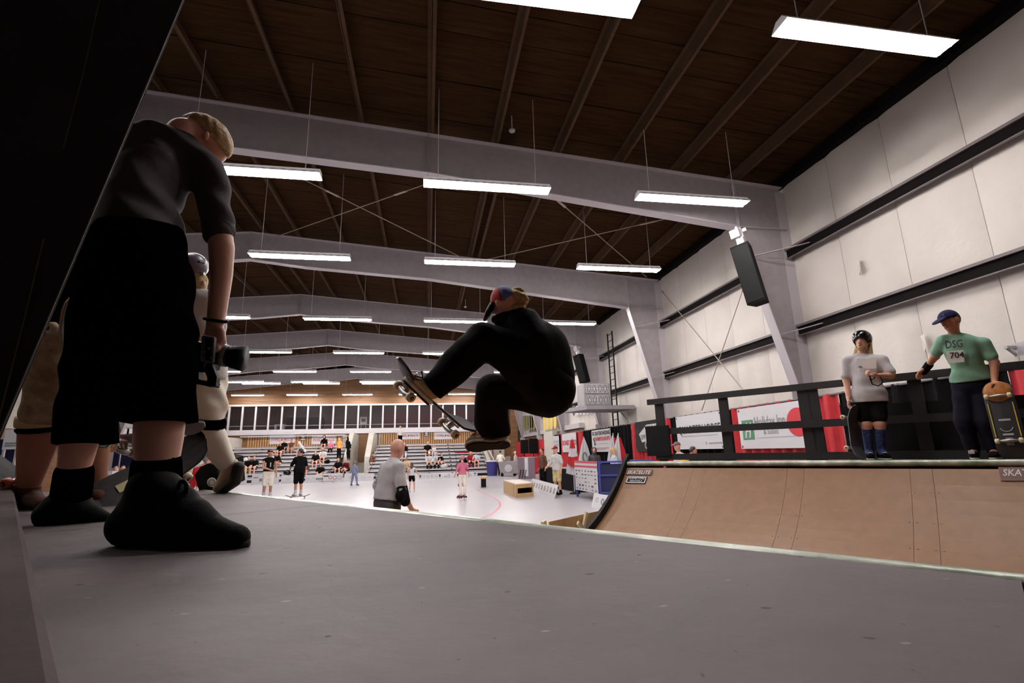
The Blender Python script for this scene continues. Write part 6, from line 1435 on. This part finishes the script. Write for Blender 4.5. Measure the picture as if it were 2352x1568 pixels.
# tall loudspeakers and posts before the far red drape
for k, (x0, x1) in enumerate(((1196, 1213), (1216, 1234))):
    a, c = dep(x0, 1010-3*k, 35.0), dep(x1, 1041, 35.0); cx = (a+c)/2
    t = thing('loudspeaker', 'tall black speaker on a stand before the far red drape, %s' % ('by the corner post' if k == 0 else 'by the pale wall column'), 'speaker', A(cx[0], cx[1], 0))
    part('cabinet', M_spk, t, lambda b: b.box((cx[0], cx[1], (a[2]+c[2])/2), (c[0]-a[0], .4, a[2]-c[2]))); part('stand', M_black, t, lambda b: (b.bar((cx[0], cx[1], 0), (cx[0], cx[1], c[2]), .05, .05), b.box((cx[0], cx[1], .02), (.5, .5, .03))))
tag(part('trim_6', M_cream, None, lambda b: b.box((7.75, 31.6, 1.35), (.25, 2.4, 2.7))), kind='structure')
ex = onX(1271, 996, XW-.2); t = thing('exit_sign', 'small lit pinkish exit box above the narrow white poster', 'sign', ex); part('box', mat('exit glow', (255, 190, 180), emit=1.6), t, lambda b: b.box(ex, (.1, .4, .25))); part('arm', M_steel, t, lambda b: b.box(ex+A(.1, 0, 0), (.12, .05, .05)))
# doors by the bin
for k, x in enumerate((5.2, 6.3)):
    dr = part('door_%d' % (k+1), M_cream, None, lambda b: b.box((x, YE-.12, 1.05), (.98, .08, 2.1))); tag(dr, kind='structure')
    part('door_frame', M_wood, dr, lambda b: [b.box((x+s*.52, YE-.12, 1.08), (.06, .12, 2.2)) for s in (-1, 1)]); part('handle', M_steel, dr, lambda b: b.tube([(x-.35, YE-.2, 1.0), (x-.35, YE-.2, 1.15)], .02, 6))
st_ = thing('stroller', 'grey mesh cart with white round badge beside the person in black trousers', 'cart', onZ(1168, 1093, 0)); q = onZ(1166, 1094, 0)
part('body', M_box, st_, lambda b: b.prism([q+A(-.4, 0, .25), q+A(.6, 0, .15), q+A(.8, 0, .95), q+A(-.5, 0, .9)], (0, .6, 0))); part('badge', M_white, st_, lambda b: b.rev(q+A(.05, -.02, .5), (0, -1, 0), [(0, .24), (.01, .24)], 16)); part('handle', M_black, st_, lambda b: b.tube([q+A(.7, .1, .3), q+A(.9, .1, 1.2), q+A(1.1, .1, 1.3)], .025, 6))
part('wheel', M_black, st_, lambda b: [b.rev(q+A(xx, .3, .1), (0, 1, 0), [(-.03, .1), (.03, .1)], 12) for xx in (-.3, .5)])

# ------------------------------------------------------------------ glimpses between the legs
def blk(x0, y0, x1, y1, d, m, lab, cat, name, dz=.5):
    a, c = dep(x0, y0, d), dep(x1, y1, d); r = unit(A(EX[0], EX[1], 0)); w_ = (dep(x1, y1, d)-dep(x0, y1, d)) @ r
    t = thing(name, lab, cat, A(c[0], c[1], c[2])); c0 = dep(x0, y1, d); hgt_ = a[2]-c0[2]; bk = np.cross(ZV, r)
    return t, c0, r, bk, w_, hgt_
def standee(x0, y0, x1, y1, d, m, lab, prints=True):
    t, c0, r, bk, w_, h_ = blk(x0, y0, x1, y1, d, m, lab, 'sign', 'sign_board')
    part('board', m, t, lambda b: b.box(c0+r*w_/2+ZV*h_/2, (w_, .04, h_), (r, bk, ZV))); part('leg', M_steel, t, lambda b: [b.bar(A(*(c0+r*w_*k)), A((c0+r*w_*k)[0], (c0+r*w_*k)[1], 0.0), .04, .04) for k in (.1, .9)])
    for v in ((.18, .3) if prints else ()): part('print', M_grey, t, lambda b: b.box(c0+r*w_*.5+ZV*h_*v-bk*.025, (w_*.7, .006, h_*.07), (r, bk, ZV)))
standee(6, 986, 42, 1032, 11.0, M_print, 'white printed notice behind the knee of the camo shorts rider')
t, c0, r, bk, w_, h_ = blk(-60, 1008, 70, 1100, 15.0, K_navy, 'dark booth backdrop behind the knee of the camo shorts rider', 'booth', 'booth')
part('backdrop', K_navy, t, lambda b: b.box(c0+r*w_/2+ZV*h_/2+bk*.3, (w_, .06, h_), (r, bk, ZV))); part('leg', M_steel, t, lambda b: [b.bar(c0+r*w_*k+bk*.3, A((c0+r*w_*k+bk*.3)[0], (c0+r*w_*k+bk*.3)[1], 0), .06, .06) for k in (.02, .98)])
standee(272, 1026, 322, 1042, 22.0, M_print, 'white notice on the navy booth between the legs', True)
t, c0, r, bk, w_, h_ = blk(246, 1024, 420, 1075, 23.0, K_navy, 'navy canopy booth seen between the legs', 'booth', 'booth')
part('backdrop', K_navy, t, lambda b: b.box(c0+r*w_/2+ZV*h_/2+bk*.3, (w_, .06, h_), (r, bk, ZV))); part('leg', M_steel, t, lambda b: [b.bar(c0+r*w_*k+bk*.3, A((c0+r*w_*k+bk*.3)[0], (c0+r*w_*k+bk*.3)[1], 0), .06, .06) for k in (.02, .98)])
for k, (x, m, lab) in enumerate(((268, K_grey, 'grey'), (284, K_lblue, 'pale blue'), (303, K_dgrey, 'dark grey'))):
    p = dep(x, 1062, 19.0+k); person('seated person in %s top glimpsed between the legs' % lab, pose((p[0], p[1], .45), toward(p), SIT, 1.0, .1), O(m, K_black, 1.9), 1.0, .028)
    t = thing('stool', 'small dark stool under the %s person between the legs' % lab, 'stool', (p[0], p[1], 0)); part('seat', M_black, t, lambda b: b.box((p[0], p[1], .42), (.4, .4, .05))); part('leg', M_black, t, lambda b: [b.bar((p[0]+i*.17, p[1]+j*.17, 0), (p[0]+i*.17, p[1]+j*.17, .4), .03, .03) for i in (-1, 1) for j in (-1, 1)])
for k, (x0, y0, x1, y1, d) in enumerate(((240, 1082, 262, 1108, 12.5), (256, 1118, 290, 1136, 10.0), (288, 1108, 318, 1140, 9.0), (296, 1082, 312, 1108, 12.0))):
    t, c0, r, bk, w_, h_ = blk(x0, y0, x1, y1, d, M_print, 'white printed carton seen between the legs, %s' % ('on the far side beside the dark shorts', 'behind the cream wheel', 'beside the black sock', 'above the tilted board')[k], 'box', 'carton')
    z0 = max(c0[2], .0); part('body', M_print, t, lambda b: b.box(A(*(c0+r*w_/2+ZV*h_/2)), (w_, w_*.8, h_), (r, bk, ZV))); [part('print', M_grey, t, lambda b: b.box(c0+r*w_/2+ZV*h_*v-bk*w_*.405, (w_*.6, .006, h_*.1), (r, bk, ZV))) for v in (.4, .6)]
    if c0[2] > .1: part('stand', M_dark, t, lambda b: b.box(A((c0+r*w_/2)[0], (c0+r*w_/2)[1], c0[2]/2), (w_*.9, w_*.7, c0[2]), (r, bk, ZV)))

# small fittings on the insulated wall
q = onX(2344, 802, XW-.02); t = thing('wall_bracket', 'small pale bracket fixed on the insulated wall above the orange board', 'bracket', q)
part('plate', M_white, t, lambda b: b.box(q+A(-.02, 0, 0), (.02, .16, .2))); part('arm', M_white, t, lambda b: (b.box(q+A(-.1, .05, .04), (.18, .05, .04)), b.bar(q+A(-.17, .05, .03), q+A(-.02, .05, -.08), .03, .03)))
for k, (x, y) in enumerate(((1978, 615), (2128, 790))):
    q = onX(x, y, XW-.0); t = thing('loose_vinyl_flap', 'torn flap of white wall vinyl, %s' % ('high above the helmeted rider' if k == 0 else 'between the two riders'), 'flap', q)
    part('flap', M_vinyl, t, lambda b: b.add([q+A(-.01, .07, .16), q+A(-.03, -.02, .18), q+A(-.09, -.06, -.05), q+A(-.05, .03, -.16), q+A(-.02, .06, 0)], [(0, 1, 2, 4), (2, 3, 4)])); part('tear', M_joint, t, lambda b: b.box(q+A(-.004, .05, .0), (.006, .02, .26)))
